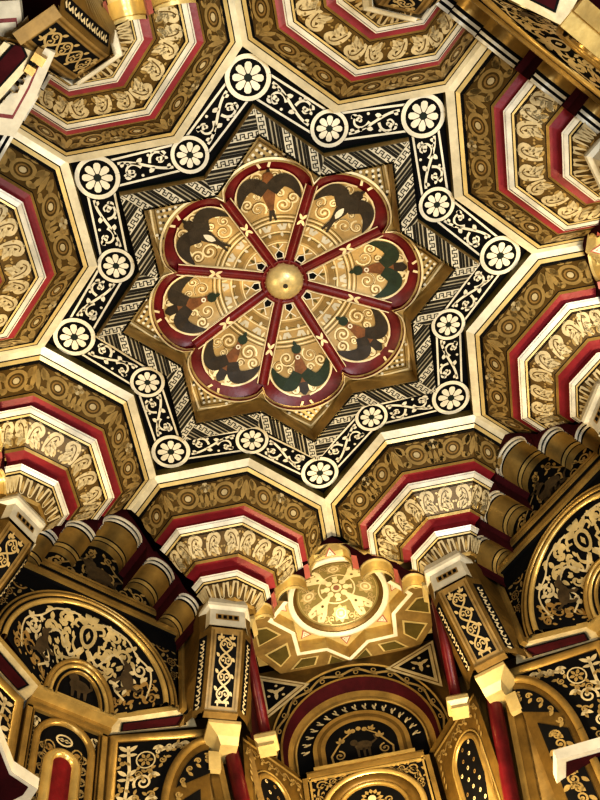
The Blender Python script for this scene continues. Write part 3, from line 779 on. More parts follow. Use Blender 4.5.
def side_panel(a, sd, label, dx=0):
    t = thing('spandrel_panel', label, 'wall panel', a, 1.75, -1.3, 'scrollwork panels flanking the arched panels', dx)
    p0 = V((sd*.20, 1.752, -.165)); p1 = V((sd*.66, 1.65, 0)); zt, zb = -.965, -1.80
    L = (p1-p0).length; Hh = zt-zb
    P = wrap(lambda u, v: p0.lerp(p1, u/L)+V((0, 0, zt-v)))
    m = MB(); m.face([P(0, 0, 0), P(L, 0, 0), P(L, Hh, 0), P(0, Hh, 0)], 'gold_dark'); w = m.build('panel', t, off(t))
    # black field bounded by the arch springing from the outer side
    cx, cy, Ra, Rb = L*1.0, .43, .225, .37
    arcp = [(cx-Ra*cos(q), cy-Rb*sin(q)) for q in [pi/2*i/14 for i in range(15)]]
    fld = MB(); u0 = .055; v0 = .045
    for (x0, y0), (x1, y1) in zip(arcp, arcp[1:]):
        fld.face([P(x0, v0, .002), P(x1, v0, .002), P(x1, max(y1, v0), .002), P(x0, max(y0, v0), .002)], 'black')
    fld.face([P(u0, v0, .002), P(arcp[0][0], v0, .002), P(arcp[0][0], Hh, .002), P(u0, Hh, .002)], 'black')
    fo = fld.build('black_field', t, off(t))
    o = Orn(); g = 'silver'
    x0 = u0+.045
    o.stroke([(x0, .07), (x0+.01, .2), (x0-.004, .35), (x0+.004, .55), (x0, .7)], .016, g)
    for k in range(4):
        y = .10+.13*k
        for s in (-1, 1): o.leaf(x0, y, -pi/2+s*.95, .055, .022, g); o.leaf(x0, y+.02, -pi/2+s*1.5, .045, .018, g)
    flower(o, x0+.085, .15, .038, 'tan', 6); o.ring(x0+.085, .15, .044, .008, g, 0, 18)
    o.spiral(x0+.075, .27, .045, 2.6, 1.4, g, .014, 1); o.spiral(x0+.065, .41, .036, 2.6, 1.4, g, .012, 1)
    for x, y in ((.15, .075), (.19, .085), (.24, .07), (.13, .22), (.12, .34), (.28, .062)): o.leaf(x0+x-.02, y, .4, .05, .024, g); o.leaf(x0+x, y, 2.6, .04, .02, g); o.disc(x0+x, y+.022, .008, 'tan', 0, 7)
    o.spiral(x0+.20, .085, .024, 0, 1.1, g, .010, 1); o.spiral(x0+.145, .11, .018, 0, 1.1, g, .009, -1)
    for x, y, r_, s_ in ((.05, .225, .022, -1), (.115, .335, .020, 1), (.04, .345, .018, -1), (.105, .215, .016, 1), (.165, .155, .020, 1), (.245, .09, .016, -1), (-.025, .16, .014, 1), (-.022, .30, .014, -1), (-.022, .44, .014, 1), (.10, .47, .024, -1), (.055, .53, .026, 1)):
        o.spiral(x0+x, y, r_, x*30, 1.2, 'tan', .009, s_)
        for k in range(3): o.leaf(x0+x+r_*cos(k*2+x*9), y+r_*sin(k*2+x*9), k*2+x*9+.8, .030, .016, 'tan')
    m = MB(); o.apply(m, P, .005); m.build('scrollwork', fo, off(t))
    m = MB(); m.sweep([P(x, y, 0) for x, y in arcp]+[P(cx, cy-Rb, 0)], [(-.018, -.005), (-.014, .016), (0, .02), (.014, .016), (.018, -.005)], 'gold'); m.build('arch_moulding', t, off(t))
    m = MB(); m.sweep([P(cx-Ra, Hh, 0), P(cx-Ra, cy, 0)], [(-.018, -.005), (-.014, .016), (.014, .016), (.018, -.005)], 'gold'); m.sweep([P(.028, Hh, 0), P(.028, .022, 0), P(L, .022, 0)], [(-.022, -.005), (-.018, .014), (.018, .014), (.022, -.005)], 'gold'); m.build('border', t, off(t))
    # reveal inside the arch: slanted ornament strip
    o = Orn()
    inn = [(cx-(Ra-.045)*cos(q), cy-(Rb-.06)*sin(q)) for q in [pi/2*i/12 for i in range(13)]]
    for (x0_, y0_), (x1_, y1_) in zip(inn, inn[1:]): o.poly([(x0_, y0_), (x1_, y1_), (x1_, max(y1_+.001, .25+(cx-x1_)*.35)), (x0_, max(y0_+.001, .25+(cx-x0_)*.35))], 'black', 0)
    o.poly([(cx-.175, .40), (cx-.05, .33), (cx-.05, Hh), (cx-.175, Hh)], 'black', 0)
    for k in range(9):
        y = .42+.045*k; s_ = 1 if k % 2 else -1
        o.spiral(cx-.112, y, .030, k*1.0, 1.2, 'tan', .012, s_, 1); o.leaf(cx-.112+s_*.03, y+.02, s_*.7, .045, .024, 'tan', 1); o.leaf(cx-.112-s_*.03, y, s_*2.4, .04, .022, 'tan', 1)
    for k in range(5):
        x, y = inn[3+2*k]; o.spiral(x+.01, y+.035, .018, k, 1.1, 'tan', .009, 1, 1); o.leaf(x, y+.05, .8, .035, .018, 'tan', 1)
    m = MB(); o.apply(m, P, .003); m.build('reveal', t, off(t))
    return t

# ================================================================== PILASTERS UNDER THE PENDANTS
def rr(z):      # front of the pilaster: vertical at the top, sweeping outwards lower down
    k = max(0, min(1, (-.70-z)/.32)); return 1.372+.013*min(1, max(0, (-.56-z)/.14))+.22*k**1.25
def pilaster(a, label, dx=0, low=True):
    t = thing('ribbed_pilaster', label, 'pilaster', a, 1.4, -.8, 'curved pilasters carrying the pendants', dx)
    zs = [-.71-.31*i/10 for i in range(11)]
    w = .074
    m = MB(); m.grid([[(-w, rr(z), z), (w, rr(z), z)] for z in zs], 'ochre', True)
    sh = m.build('shaft', t, off(t))
    m = MB()
    for s in (-1, 1):
        m.grid([[(s*w, rr(z), z), (s*.122, rr(z)+.050, z), (s*.150, max(rr(z)+.10, 1.60), z), (s*.17, 1.72, z)] for z in [-.54]+zs], 'gold_dark')
        for k, (x, q) in enumerate(((.006, 'gold'),)):
            m.grid([[(s*(w+.004), rr(z)+.004, z), (s*(w+.012), rr(z)+.022, z)] for z in zs], q)
    m.build('return_face', t, off(t))
    f = wrap(lambda u, v: V((u-w, rr(-.71-v), -.71-v)))
    o = Orn(); HL = .31
    o.poly([(.034, .028), (2*w-.034, .028), (2*w-.034, HL-.02), (.034, HL-.02)], 'black') if False else None
    m = MB(); m.grid([[f(x, .03+.262*i/12, .002) for x in (.026, .122)] for i in range(13)], 'black', True); o2 = m.build('black_field', sh, off(t))
    o.stroke([(.013, .012+.29*i/12) for i in range(13)], .005, 'gold_dark'); o.stroke([(.135, .012+.29*i/12) for i in range(13)], .005, 'gold_dark')
    N = 48; x = lambda q, s: .074+s*.028*sin(q*pi*4)
    for s in (-1, 1):
        o.stroke([(x(i/N, s), .045+.235*i/N) for i in range(N+1)], .008, 'tan_light', 2)
        for k in range(4): o.spiral(.074+s*.012, .07+.06*k, .016, k, 1.0, 'tan_light', .006, s, 2); o.leaf(.074+s*.028, .06+.06*k, s*.8 if s > 0 else pi+.8, .022, .013, 'tan_light', 2)
        sprig(o, .074+s*.026, .05, -pi/2, .026, 'tan_light', 2); sprig(o, .074+s*.02, .272, pi/2, .022, 'tan_light', 2)
    m = MB(); o.apply(m, f, .003); m.build('interlace', o2, off(t))
    # side strips with little curls
    for s in (-1, 1):
        g = wrap(lambda u, v, s=s: V((s*(w+.002+(.122-w)*u), rr(-.72-v)+.050*u, -.72-v)))
        m = MB(); o = Orn()
        m.grid([[g(x_, .02+.26*i/10, .002) for x_ in (.30, .92)] for i in range(11)], 'black', True)
        for k in range(8):
            for q in range(6):
                a_, b_ = q*.8, q*.8+.8; yy = .045+.031*k
                o.poly([(.6+.2*cos(a_), yy+.010*sin(a_)), (.6+.2*cos(b_), yy+.010*sin(b_)), (.6+.08*cos(b_), yy+.005*sin(b_)), (.6+.08*cos(a_), yy+.005*sin(a_))], 'silver', 1)
            o.poly([(.45, yy+.012), (.75, yy+.017), (.6, yy+.024), (.4, yy+.018)], 'silver', 1)
        o.apply(m, g, .003); m.build('curl_strip', t, off(t))
    # capital
    m = MB(); prof = [(-.545, .085, 1.355), (-.585, .095, 1.345), (-.600, .095, 1.350), (-.612, .082, 1.366), (-.705, .086, 1.378), (-.712, .09, 1.376)]
    m.grid([[(-x_-.03, y+.08, z), (-x_, y, z), (x_, y, z), (x_+.03, y+.08, z)] for z, x_, y in prof], 'ash')
    cp = m.build('capital', t, off(t))
    m = MB(); o = Orn(); g = lambda u, v, h: V((u, 1.366+.012*((-.612-v)/.093)-h-.002, v))
    o.poly([(-.055, -.640), (.055, -.640), (.055, -.672), (-.055, -.672)], 'dim')
    for k in range(4): o.poly([(-.046+.026*k, -.646), (-.030+.026*k, -.646), (-.030+.026*k, -.666), (-.046+.026*k, -.666)], 'black', 1)
    o.apply(m, g, 0); m.build('dentil', cp, off(t))
    m = MB(); m.box((0, 1.615, -1.026), (.155, .04, .012), 'ochre'); m.build('base_fillet', t, off(t))
    return t
def low_shaft(a, sg, label, dx=0):
    t = thing('red_shaft', label, 'column', a, 1.72, -1.3, 'red shafts below the pilasters', dx)
    X = lambda z: sg*(.072+(-.97-z)*.14)
    m = MB(); m.tube([(X(z), 1.80, z) for z in [-1.02-.10*i for i in range(9)]], .034, 'shaft', 14); m.build('shaft', t, off(t))
    m = MB()
    m.grid([[(sg*x0, y0, z), (sg*x1, y0, z), (sg*x1, y0+.12, z), (sg*x0, y0+.12, z)] for z, x0, x1, y0 in ((-1.032, -.05, .100, 1.64), (-1.050, -.05, .100, 1.64), (-1.075, .0, .10, 1.69), (-1.10, .02, .10, 1.72))], 'cream', False, True)
    m.face([(sg*.02, 1.72, -1.10), (sg*.10, 1.72, -1.10), (sg*.10, 1.84, -1.10), (sg*.02, 1.84, -1.10)], 'cream'); m.build('capital', t, off(t))
    m = MB(); m.box((sg*.0, 1.78, -1.15), (.055, .03, .10), 'cream'); m.build('angle_block', t, off(t))
    m = MB()
    for e, w_, mt in ((-.062, .03, 'gold'), (-.10, .05, 'gold_dark'), (.060, .022, 'gold_dark'), (.090, .03, 'ochre'), (-.16, .09, 'ochre')):
        m.grid([[(X(z)+sg*e-w_/2, 1.81, z), (X(z)+sg*e+w_/2, 1.81, z)] for z in (-1.0, -1.7)], mt)
    m.build('backing_strip', t, off(t))
    return t

# ================================================================== MAIN BAYS: NICHE
def colonnette(a, s, label, dx=0):
    t = thing('colonnette', label, 'column', a, 1.5, -.85, 'red colonnettes flanking the niche', dx)
    pth = [V((s*(.462-.022*i/10), rr(-.63-.45*i/10)+.045, -.63-.45*i/10)) for i in range(11)]
    m = MB(); m.tube(pth, .026, 'shaft', 14); m.build('shaft', t, off(t))
    m = MB(); c = V((s*.462, 1.415, -.6)); m.grid([[c+V((-x, -x, z)), c+V((x, -x, z)), c+V((x, x, z)), c+V((-x, x, z))] for x, z in ((.052, .035), (.052, .012), (.034, -.022), (.034, -.034))], 'cream', False, True); m.face([c+V((-.052, -.052, .035)), c+V((.052, -.052, .035)), c+V((.052, .052, .035)), c+V((-.052, .052, .035))], 'cream'); m.build('capital', t, off(t))
    q = pth[-1]
    m = MB(); m.grid([[q+V((-x, -x, z)), q+V((x, -x, z)), q+V((x, x, z)), q+V((-x, x, z))] for x, z in ((.035, .02), (.050, 0), (.050, -.022), (.036, -.04), (.038, -.06))], 'cream', False, True); m.face([q+V((-.038, -.038, -.06)), q+V((.038, -.038, -.06)), q+V((.038, .038, -.06)), q+V((-.038, .038, -.06))], 'cream'); m.build('base_block', t, off(t))
    return t
OC = 1.715; OZ = -.15; OR = .262; ST = .362
def niche_ceiling(a, label, dx=0):
    t = thing('niche_ceiling', label, 'niche ceiling', a, OC, OZ, 'niche ceilings', dx)
    n = 48; circ = lambda R, z: [V((R*cos(2*pi*j/n), OC+R*sin(2*pi*j/n), z)) for j in range(n)]
    # pink star plane around the circle
    m = MB(); stp = []
    for k in range(16):
        R = ST if k % 2 == 0 else .283
        stp.append(V((R*cos(pi*k/8+pi/2), OC+R*sin(pi*k/8+pi/2), OZ)))
    big = [V((max(-.50, min(.50, x)), max(1.405, min(2.1, y)), OZ)) for x, y in [(p.x*3, OC+(p.y-OC)*3) for p in stp]]
    inner = [V((.255*cos(pi*k/8+pi/2), OC+.255*sin(pi*k/8+pi/2), OZ)) for k in range(16)]
    strip(m, stp, inner, 'cream'); st = m.build('star_field', t, off(t))
    m = MB(); o = Orn()
    for k in range(8):
        q = pi*k/4+pi/2; P = lambda r, e: (r*cos(q)-e*sin(q), OC+r*sin(q)+e*cos(q))
        o.poly([P(.284, -.030), P(.342, 0), P(.284, .030)], 'pink'); o.poly([P(.288, -.021), P(.330, 0), P(.288, .021)], 'white', 1); o.poly([P(.293, -.012), P(.317, 0), P(.293, .012)], 'pink', 1); o.disc(*P(.300, 0), .007, 'white', 2, 6)
    o.apply(m, lambda u, v, h: V((u, v, OZ-.002-h)), 0); m.build('triangle', st, off(t))
    m = MB(); strip(m, big, [p*1 for p in stp], 'cream'); m.build('soffit', t, off(t))
    # ring and shallow dome
    m = MB(); m.grid([circ(R, z) for R, z in ((.275, OZ-.002), (.272, OZ-.014), (.258, OZ-.014), (.252, OZ-.004), (.243, OZ-.004))], 'white', True, True); m.build('rim', t, off(t))
    m = MB(); dz = lambda r: OZ+.005+.075*(1-(r/.243)**2)
    m.grid([circ(.243*(i/8), dz(.243*i/8)) for i in range(8, -1, -1)], 'dome', True, True); m.grid([circ(.243, OZ-.004), circ(.243, dz(.243))], 'gold', True, True); dm = m.build('dome', t, off(t))
    m = MB(); m.grid([circ(.243, dz(.243)-.001), circ(.222, dz(.222)-.002)], 'gold_dark', True, True); m.build('dome_border', dm, off(t))
    o = Orn(); w_ = 'tan_light'
    o.ring(0, 0, .024, .012, 'petal_light', 1, 16); o.ring(0, 0, .010, .007, 'pink', 1, 10)
    for k in range(8):
        q = pi*k/4; P = lambda r, e: (r*cos(q)-e*sin(q), r*sin(q)+e*cos(q))
        o.disc(*P(.052, 0), .018, 'petal_light', 1, 10); o.poly([P(.066, -.010), P(.085, -.016), P(.085, .016), P(.066, .010)], 'petal_light', 1)
        if k % 2:
            for e in (-1, 1):
                o.stroke([P(.085, 0), P(.12, e*.012), P(.16, e*.036), P(.195, e*.045), P(.203, e*.025), P(.185, e*.014), P(.172, e*.024)], (.030, .016), 'petal_light', 1)
            o.leaf(*P(.11, 0), q, .07, .05, 'petal_light', 2); o.leaf(*P(.19, 0), q+pi, .04, .03, 'tan_light', 1); o.disc(*P(.13, 0), .008, 'olive', 3, 8)
        else:
            for aa in range(8): o.leaf(*P(.155, 0), q+aa*pi/4, .050, .030, w_, 1)
            o.ring(*P(.155, 0), .026, .007, 'petal_light', 2, 12); c0 = P(.155, 0); o.poly([(c0[0]-.010, c0[1]-.010), (c0[0]+.010, c0[1]-.010), (c0[0]+.010, c0[1]+.010), (c0[0]-.010, c0[1]+.010)], 'petal_light', 2)
    o.ring(0, 0, .098, .008, 'petal_light', 1, 40); o.ring(0, 0, .212, .004, 'tan_light', 1, 40)
    for k in range(8):
        for e in (-1, 1):
            q = pi*k/4+e*.30; o.spiral(.185*cos(q), .185*sin(q), .020, q, 1.1, 'tan_light', .008, e, 1)
    m = MB(); o.apply(m, lambda u, v, h: V((u, OC+v, dz(hypot(u, v))-.002-h)), 0); m.build('flower_ornament', dm, off(t))
    # white moulded frame, lower than the star, with sunk lozenges (towards the back wall)
    zf = -.235
    fr = MB(); sides = MB(); loz = MB()
    rear = [k for k in range(16) if stp[k].y > OC-.14]
    def bp(p):
        d = V((p.x, p.y-OC, 0)); k = 1e9
        if abs(d.x) > 1e-6: k = min(k, .50/abs(d.x))
        if d.y > 1e-6: k = min(k, (2.10-OC)/d.y)
        if d.y < -1e-6: k = min(k, .22/-d.y)
        return V((p.x*k, OC+(p.y-OC)*k, zf))
    for k in range(16):
        q = (k+1) % 16
        if k in rear and q in rear:
            a0, a1 = V((*stp[k].xy, OZ)), V((*stp[q].xy, OZ)); c0, c1 = V((*stp[k].xy, zf)), V((*stp[q].xy, zf))
            sides.face([a0, a1, c1, c0], 'gold_bright')
            e0 = V((stp[k].x*1.08, OC+(stp[k].y-OC)*1.08, zf)); e1 = V((stp[q].x*1.08, OC+(stp[q].y-OC)*1.08, zf))
            fr.face([c0, c1, e1, e0], 'white')
            g0, g1 = bp(stp[k]), bp(stp[q])
            fr.face([e0, e1, g1, g0], 'ochre')
            if k % 2 == 1 or True:
                cc = (e0+e1+g1+g0)/4
                L_ = [cc.lerp(x, .62) for x in (e0, e1, g1, g0)]; I_ = [cc.lerp(x, .50)+V((0, 0, -.002)) for x in (e0, e1, g1, g0)]
                loz.face([x+V((0, 0, -.003)) for x in L_], 'cream'); loz.face([x+V((0, 0, -.005)) for x in I_], 'olive')
    s2 = sides.build('star_wall', t, off(t)); f2 = fr.build('frame', t, off(t)); loz.build('lozenge', f2, off(t))
    return t
NU = -.0
def niche_wall(a, label, dx=0):
    t = thing('niche_wall', label, 'niche wall', a, 2.1, -.6, 'niche walls', dx)
    r = 2.1; cz = -.80; zb = -.92
    def ell(A, B, r_, n=40): return [V((-A, r_, zb))]+[V((-A*cos(pi*i/n), r_, cz+B*sin(pi*i/n))) for i in range(n+1)]+[V((A, r_, zb))]
    m = MB(); out = ell(.40, .43, r); 
    for p, q in zip(out, out[1:]): m.face([p, q, (q.x*1.3, r, max(-.2, q.z+.3) if q.z > cz else q.z), (p.x*1.3, r, max(-.2, p.z+.3) if p.z > cz else p.z)], 'gold_dark')
    w = m.build('wall', t, off(t))
    def band(A0, B0, A1, B1, r0, r1, mt, name, par, orn=None, n=40):
        m = MB(); P0, P1 = ell(A0, B0, r0, n), ell(A1, B1, r1, n); m.grid([P0, P1], mt, True); ob = m.build(name, par, off(t))
        if orn:
            Lp = pi*(A0+B0+A1+B1)/4
            def pt(u, v):
                k = u/Lp; s_ = v
                if 0 <= k <= 1: q = pi*k; f0 = V((-A0*cos(q), r0, cz+B0*sin(q))); f1 = V((-A1*cos(q), r1, cz+B1*sin(q)))
                else:
                    e = -1 if k < 0 else 1; d = (-k if k < 0 else k-1)*Lp; f0 = V((e*A0, r0, cz-d)); f1 = V((e*A1, r1, cz-d))
                return f0.lerp(f1, s_)
            o = Orn(); orn(o, Lp); m = MB(); o.apply(m, wrap(pt), .003); m.build(name+'_ornament', ob, off(t))
        return ob
    def orn1(o, L):
        Hh = 1.0
        N = 120; f = lambda q: (L*q, .5+.2*sin(q*pi*14))
        o.stroke2 = None
        pts = [f(i/N) for i in range(-8, N+9)]
        for p, q in zip(pts, pts[1:]): o.poly([(p[0], p[1]-.13), (q[0], q[1]-.13), (q[0], q[1]+.13), (p[0], p[1]+.13)], 'tan')
        for k in range(14):
            x = L*(k+.5)/14; s = 1 if k % 2 == 0 else -1
            for j in range(7):
                a_ = j*.9; b_ = a_+.9
                o.poly([(x+.016*cos(a_)-.002, .5-s*.12+.24*sin(a_)), (x+.016*cos(b_), .5-s*.12+.24*sin(b_)), (x+.009*cos(b_), .5-s*.12+.13*sin(b_)), (x+.009*cos(a_), .5-s*.12+.13*sin(a_))], 'tan')
            o.poly([(x-.026, .5+s*.02), (x+.000, .5+s*.40), (x+.028, .5+s*.36), (x+.006, .5+s*.08)], 'tan')
    def orn2(o, L):
        for k in range(17):
            x = L*(k+.5)/17
            for j in range(6):
                a_ = -1.2+j*.75; b_ = a_+.75
                o.poly([(x+.012*cos(a_), .40+.20*sin(a_)), (x+.012*cos(b_), .40+.20*sin(b_)), (x+.004*cos(b_), .40+.08*sin(b_)), (x+.004*cos(a_), .40+.08*sin(a_))], 'silver')
            o.poly([(x-.012, .5), (x+.004, .78), (x+.016, .80), (x+.006, .45)], 'silver')
    band(.455, .515, .445, .50, r-.022, r-.022, 'gold_bright', 'outer_fillet', w); band(.455, .515, .455, .515, r-.022, r, 'gold', 'outer_edge', w)
    band(.445, .50, .402, .432, r-.016, r-.016, 'black', 'outer_band', w, orn1)
    band(.402, .432, .390, .418, r-.022, r-.022, 'gold', 'inner_fillet', w); band(.390, .418, .372, .37, r-.02, r+.03, 'maroon', 'shaded_reveal', w); band(.372, .37, .335, .31, r+.03, r+.05, 'gold', 'gold_splay', w)  # maroon paints in the shadow inside this step of the arch
    band(.335, .31, .326, .30, r+.03, r+.03, 'gold_bright', 'band_fillet', w)
    band(.326, .30, .245, .225, r+.035, r+.035, 'black', 'inner_band', w, orn2)
    band(.245, .225, .180, .155, r+.02, r+.02, 'gold', 'tympanum_moulding', w); band(.222, .20, .205, .18, r+.017, r+.017, 'gold_dark', 'moulding_groove', w)
    m = MB(); m.face(ell(.182, .157, r+.019), 'black'); ty = m.build('tympanum', w, off(t))
    o = Orn()
    o.disc(.01, .115, .045, 'beast', 0, 12, .030); o.disc(-.035, .14, .020, 'beast', 0, 10)
    for x in (-.02, .01, .035): o.stroke([(x, .10), (x, .045)], (.016, .010), 'beast')
    o.stroke([(.05, .12), (.08, .14), (.07, .17)], (.014, .008), 'beast')
    for s in (-1, 1):
        o.spiral(s*.115, .075, .030, pi/2, 1.2, 'tan', .010, s); o.stroke([(s*.15, .035), (s*.155, .08), (s*.12, .13), (s*.08, .18), (s*.03, .215)], (.012, .008), 'tan'); sprig(o, s*.10, .15, pi/2, .04, 'tan'); sprig(o, s*.06, .205, 1.0, .035, 'tan'); o.leaf(s*.13, .035, 0 if s < 0 else pi, .06, .02, 'tan')
    for s in (-1, 0, 1): o.disc(s*.03, .225-abs(s)*.01, .014, 'tan', 0, 8)
    m = MB(); o.apply(m, lambda u, v, h: V((u, r+.017-h, zb+v)), 0); m.build('tympanum_ornament', ty, off(t))
    # triangular spandrels under the ceiling
    for s in (-1, 1):
        T = [V((s*.492, r-.03, -.235)), V((s*.205, r-.03, -.375)), V((s*.470, r-.03, -.575))]; c = (T[0]+T[1]+T[2])/3
        m = MB(); m.face(T, 'silver'); m.face([c.lerp(p, .86)+V((0, -.002, 0)) for p in T], 'gold_dark'); m.face([c.lerp(p, .80)+V((0, -.003, 0)) for p in T], 'silver'); m.face([c.lerp(p, .62)+V((0, -.004, 0)) for p in T], 'black')
        tr = m.build('triangle_spandrel', t, off(t)); o = Orn()
        for q in (.5, 2.6, 4.7): o.leaf(0, 0, q, .055, .022, 'silver'); o.disc(.045*cos(q+1), .045*sin(q+1), .009, 'silver', 0, 8)
        o.disc(0, 0, .016, 'silver', 1, 8)
        m = MB(); o.apply(m, lambda u, v, h: c+V((u, -.006-h, v)), 0); m.build('spandrel_flower', tr, off(t))
    # sill, panel below with arch
    m = MB(); m.box((0, r-.012, -.935), (.50, .05, .016), 'gold_bright'); m.box((0, r-.006, -.950), (.58, .05, .014), 'gold'); m.build('sill', t, off(t))
    for s in (-1, 1):
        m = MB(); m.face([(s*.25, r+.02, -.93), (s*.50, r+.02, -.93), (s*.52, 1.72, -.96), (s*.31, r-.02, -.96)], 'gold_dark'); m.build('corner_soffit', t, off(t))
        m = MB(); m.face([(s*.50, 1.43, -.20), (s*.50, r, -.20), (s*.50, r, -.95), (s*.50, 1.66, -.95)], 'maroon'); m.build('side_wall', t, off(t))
    return t
def niche_base(a, label, dx=0):
    t = thing('arched_dado', label, 'wall panel', a, 2.08, -1.3, 'dado panels', dx)
    r = 2.07; zt, zb = -.965, -1.822; w = .31
    m = MB(); m.face([(-w, r, zt), (w, r, zt), (w, r, zb), (-w, r, zb)], 'black'); p = m.build('panel', t, off(t))
    m = MB()
    for s in (-1, 1): m.box((s*(w-.012), r-.006, (zt+zb)/2), (.024, .02, zt-zb), 'gold'); m.box((s*(w-.036), r-.004, (zt+zb)/2), (.010, .014, zt-zb), 'gold_bright')
    m.box((0, r-.006, zt-.012), (2*w, .02, .024), 'gold'); m.box((0, r-.004, zt-.034), (2*w-.05, .014, .008), 'gold_bright'); m.build('border', t, off(t))
    for R, wd, mt in ((.235, .030, 'gold_bright'), (.195, .05, 'gold_dark'), (.160, .02, 'gold')):
        pth = [V((-R, r, zb))]+arc_pts(R, R*.86, -1.22, r, 30)+[V((R, r, zb))]
        m = MB(); m.sweep(pth, [(-wd/2, -.01), (-wd/2, .012), (0, .02), (wd/2, .012), (wd/2, -.01)], mt, up=lambda q, t_: V((0, -1, 0))); m.build('arch_moulding', t, off(t))
    F_ = bil((-w, r, zt), (w, r, zt), (w, r, zb), (-w, r, zb), .62, .857)
    for s in (-1, 1):
        o = Orn(); o.stroke(smooth([(.31+s*.10, .05), (.31+s*.17, .07), (.31+s*.235, .085), (.31+s*.25, .18)]), .010, 'tan')
        for x, y, q in ((.225, .075, .034), (.17, .062, .022), (.245, .15, .024), (.12, .055, .015)):
            o.spiral(.31+s*x, y, q, 1, 1.2, 'tan', q*.32, s)
            for k in range(5): o.leaf(.31+s*x+q*cos(k*1.3), y+q*sin(k*1.3), k*1.3+.8, q*.9, q*.5, 'tan')
        m = MB(); o.apply(m, F_, .003); m.build('corner_scroll', p, off(t))
    o = Orn()
    for k in range(7): o.leaf(.31, .20, -pi/2+(k-3)*.5, .055, .026, 'tan')
    o.disc(.31, .20, .02, 'silver', 1, 10)
    for s in (-1, 1): o.stroke([(.31, .20), (.31+s*.06, .22)], .008, 'tan'); o.spiral(.31+s*.08, .22, .028, 1, 1.1, 'tan', .010, s)
    m = MB(); o.apply(m, F_, .003); m.build('palmette', p, off(t))
    return t
def side_window(a, s, label, dx=0):
    t = thing('round_headed_window', label, 'window', a, 1.85, -1.3, 'small windows in the niche', dx)
    p0 = V((s*.325, 2.06, 0)); p1 = V((s*.545, 1.70, 0)); zt, zb = -.985, -1.822; L = (p1-p0).length; Hh = zt-zb
    P = wrap(lambda u, v: p0.lerp(p1, u/L)+V((0, 0, zt-v)))
    m = MB(); m.face([P(0, 0, 0), P(L, 0, 0), P(L, Hh, 0), P(0, Hh, 0)], 'gold_dark'); w = m.build('surround', t, off(t))
    c = L*.55; R = .105; cy = .235
    path = lambda q, h=0: [P(c-R*q, Hh, h)]+[P(c-R*q*cos(pi*i/20), cy-R*q*sin(pi*i/20), h) for i in range(21)]+[P(c+R*q, Hh, h)]
    m = MB(); m.sweep(path(1.0), [(-.014, -.01), (-.012, .012), (0, .018), (.012, .012), (.014, -.01)], 'gold'); m.sweep(path(1.22), [(-.008, -.01), (0, .010), (.008, -.01)], 'gold_bright'); m.build('arch_moulding', t, off(t))
    m = MB(); m.face(path(.95, .004), 'black'); gl = m.build('leaded_pane', t, off(t), label='dark window pane dotted with small round lights')
    o = Orn()
    for i in range(9):
        for j in (-1, 0, 1):
            x = c+j*.058+(.029 if i % 2 else -.01); y = cy-.06+.05*i
            if hypot(x-c, min(0, y-cy)) < R*.8: o.disc(x, y, .010, 'petal_light' if (i+j) % 3 else 'dim', 0, 8); o.disc(x, y, .005, 'beast', 1, 6)
    m = MB(); o.apply(m, P, .006); m.build('roundel', gl, off(t))
    o = Orn(); 
    N = 40
    o.stroke([(.02+ (L-.04)*i/N, .055+.012*sin(i*1.0)) for i in range(N+1)], .008, 'tan')
    for k in range(8): o.spiral(.03+(L-.06)*k/7, .06, .018, k, 1.1, 'tan', .007, 1 if k % 2 else -1); o.leaf(.03+(L-.06)*k/7, .075, .8, .03, .015, 'tan')
    for s2 in (0, 1):
        for k in range(4): o.leaf(L*.08+s2*L*.84, .10+.035*k, pi/2+.5, .03, .014, 'tan')
    o.stroke([(.0, .018), (L, .018)], .014, 'gold_bright')
    m = MB(); o.apply(m, P, .004); m.build('scroll_border', w, off(t))
    return t

# ------------------------------------------------------------------ place the bays
DX = -.035
DR = {3: -.14, 5: -.11, 7: 0}      # the corners behind the viewer are a little shallower
where_c = {1: 'lower left corner', 3: 'upper left corner', 5: 'upper right corner', 7: 'lower right corner'}
where_m = {0: 'at the bottom of the photo', 2: 'at the left edge', 4: 'at the top edge', 6: 'at the right edge'}
la_m = lobed_arch(90, 'lobed gilded arch in front of the round niche ceiling below the star', True, DX)
for k in (2, 4, 6): place(la_m, TIP[k], 'lobed gilded arch with bright yellow lobes %s' % where_m[k])
la_c = lobed_arch(TIP[1], 'lobed arch with banded gold and grey lobes above the %s lunette' % where_c[1], False, DX)
ty = tympanum(TIP[1], 'black and gold tympanum with a dark beast above the %s lunette' % where_c[1], DX)
sq = squinch(TIP[1], 'black and gold lunette squinch with a small arched niche in the %s' % where_c[1], DX)
for k in (3, 5, 7):
    place(la_c, TIP[k], 'lobed arch with banded gold and grey lobes above the %s lunette' % where_c[k], DX if k == 7 else 0)
    place(ty, TIP[k], 'black and gold tympanum with a dark beast above the %s lunette' % where_c[k], DX if k == 7 else 0, DR[k])
    place(sq, TIP[k], 'black and gold lunette squinch with a small arched niche in the %s' % where_c[k], DX if k == 7 else 0, DR[k])
lg = ledge(TIP[1], 'pale ledge with dark red inlays under the lower left lunette', DX)
for k in (3, 5, 7): place(lg, TIP[k], 'pale ledge with dark red inlays under the %s lunette' % where_c[k], DX if k == 7 else 0, DR[k])
cp = centre_panel(TIP[1], 'gold-bordered arched panel with a red inner arch at bottom left', DX)
place(cp, TIP[7], 'gold-bordered arched panel under the lower right lunette at the right edge', DX)
for k, sds in ((1, (-1, 1)), (7, (-1, 1))):
    for sd in sds:
        nearc = (sd > 0) == (k == 1)
        side_panel(TIP[k], sd, ('black panel with pale tree scrolls beside the red shaft, %s of the niche' % ('left' if k == 1 else 'right')) if nearc else
                   ('shadowed scrollwork panel at the far %s edge under the lunette' % ('left' if k == 1 else 'right')), DX)
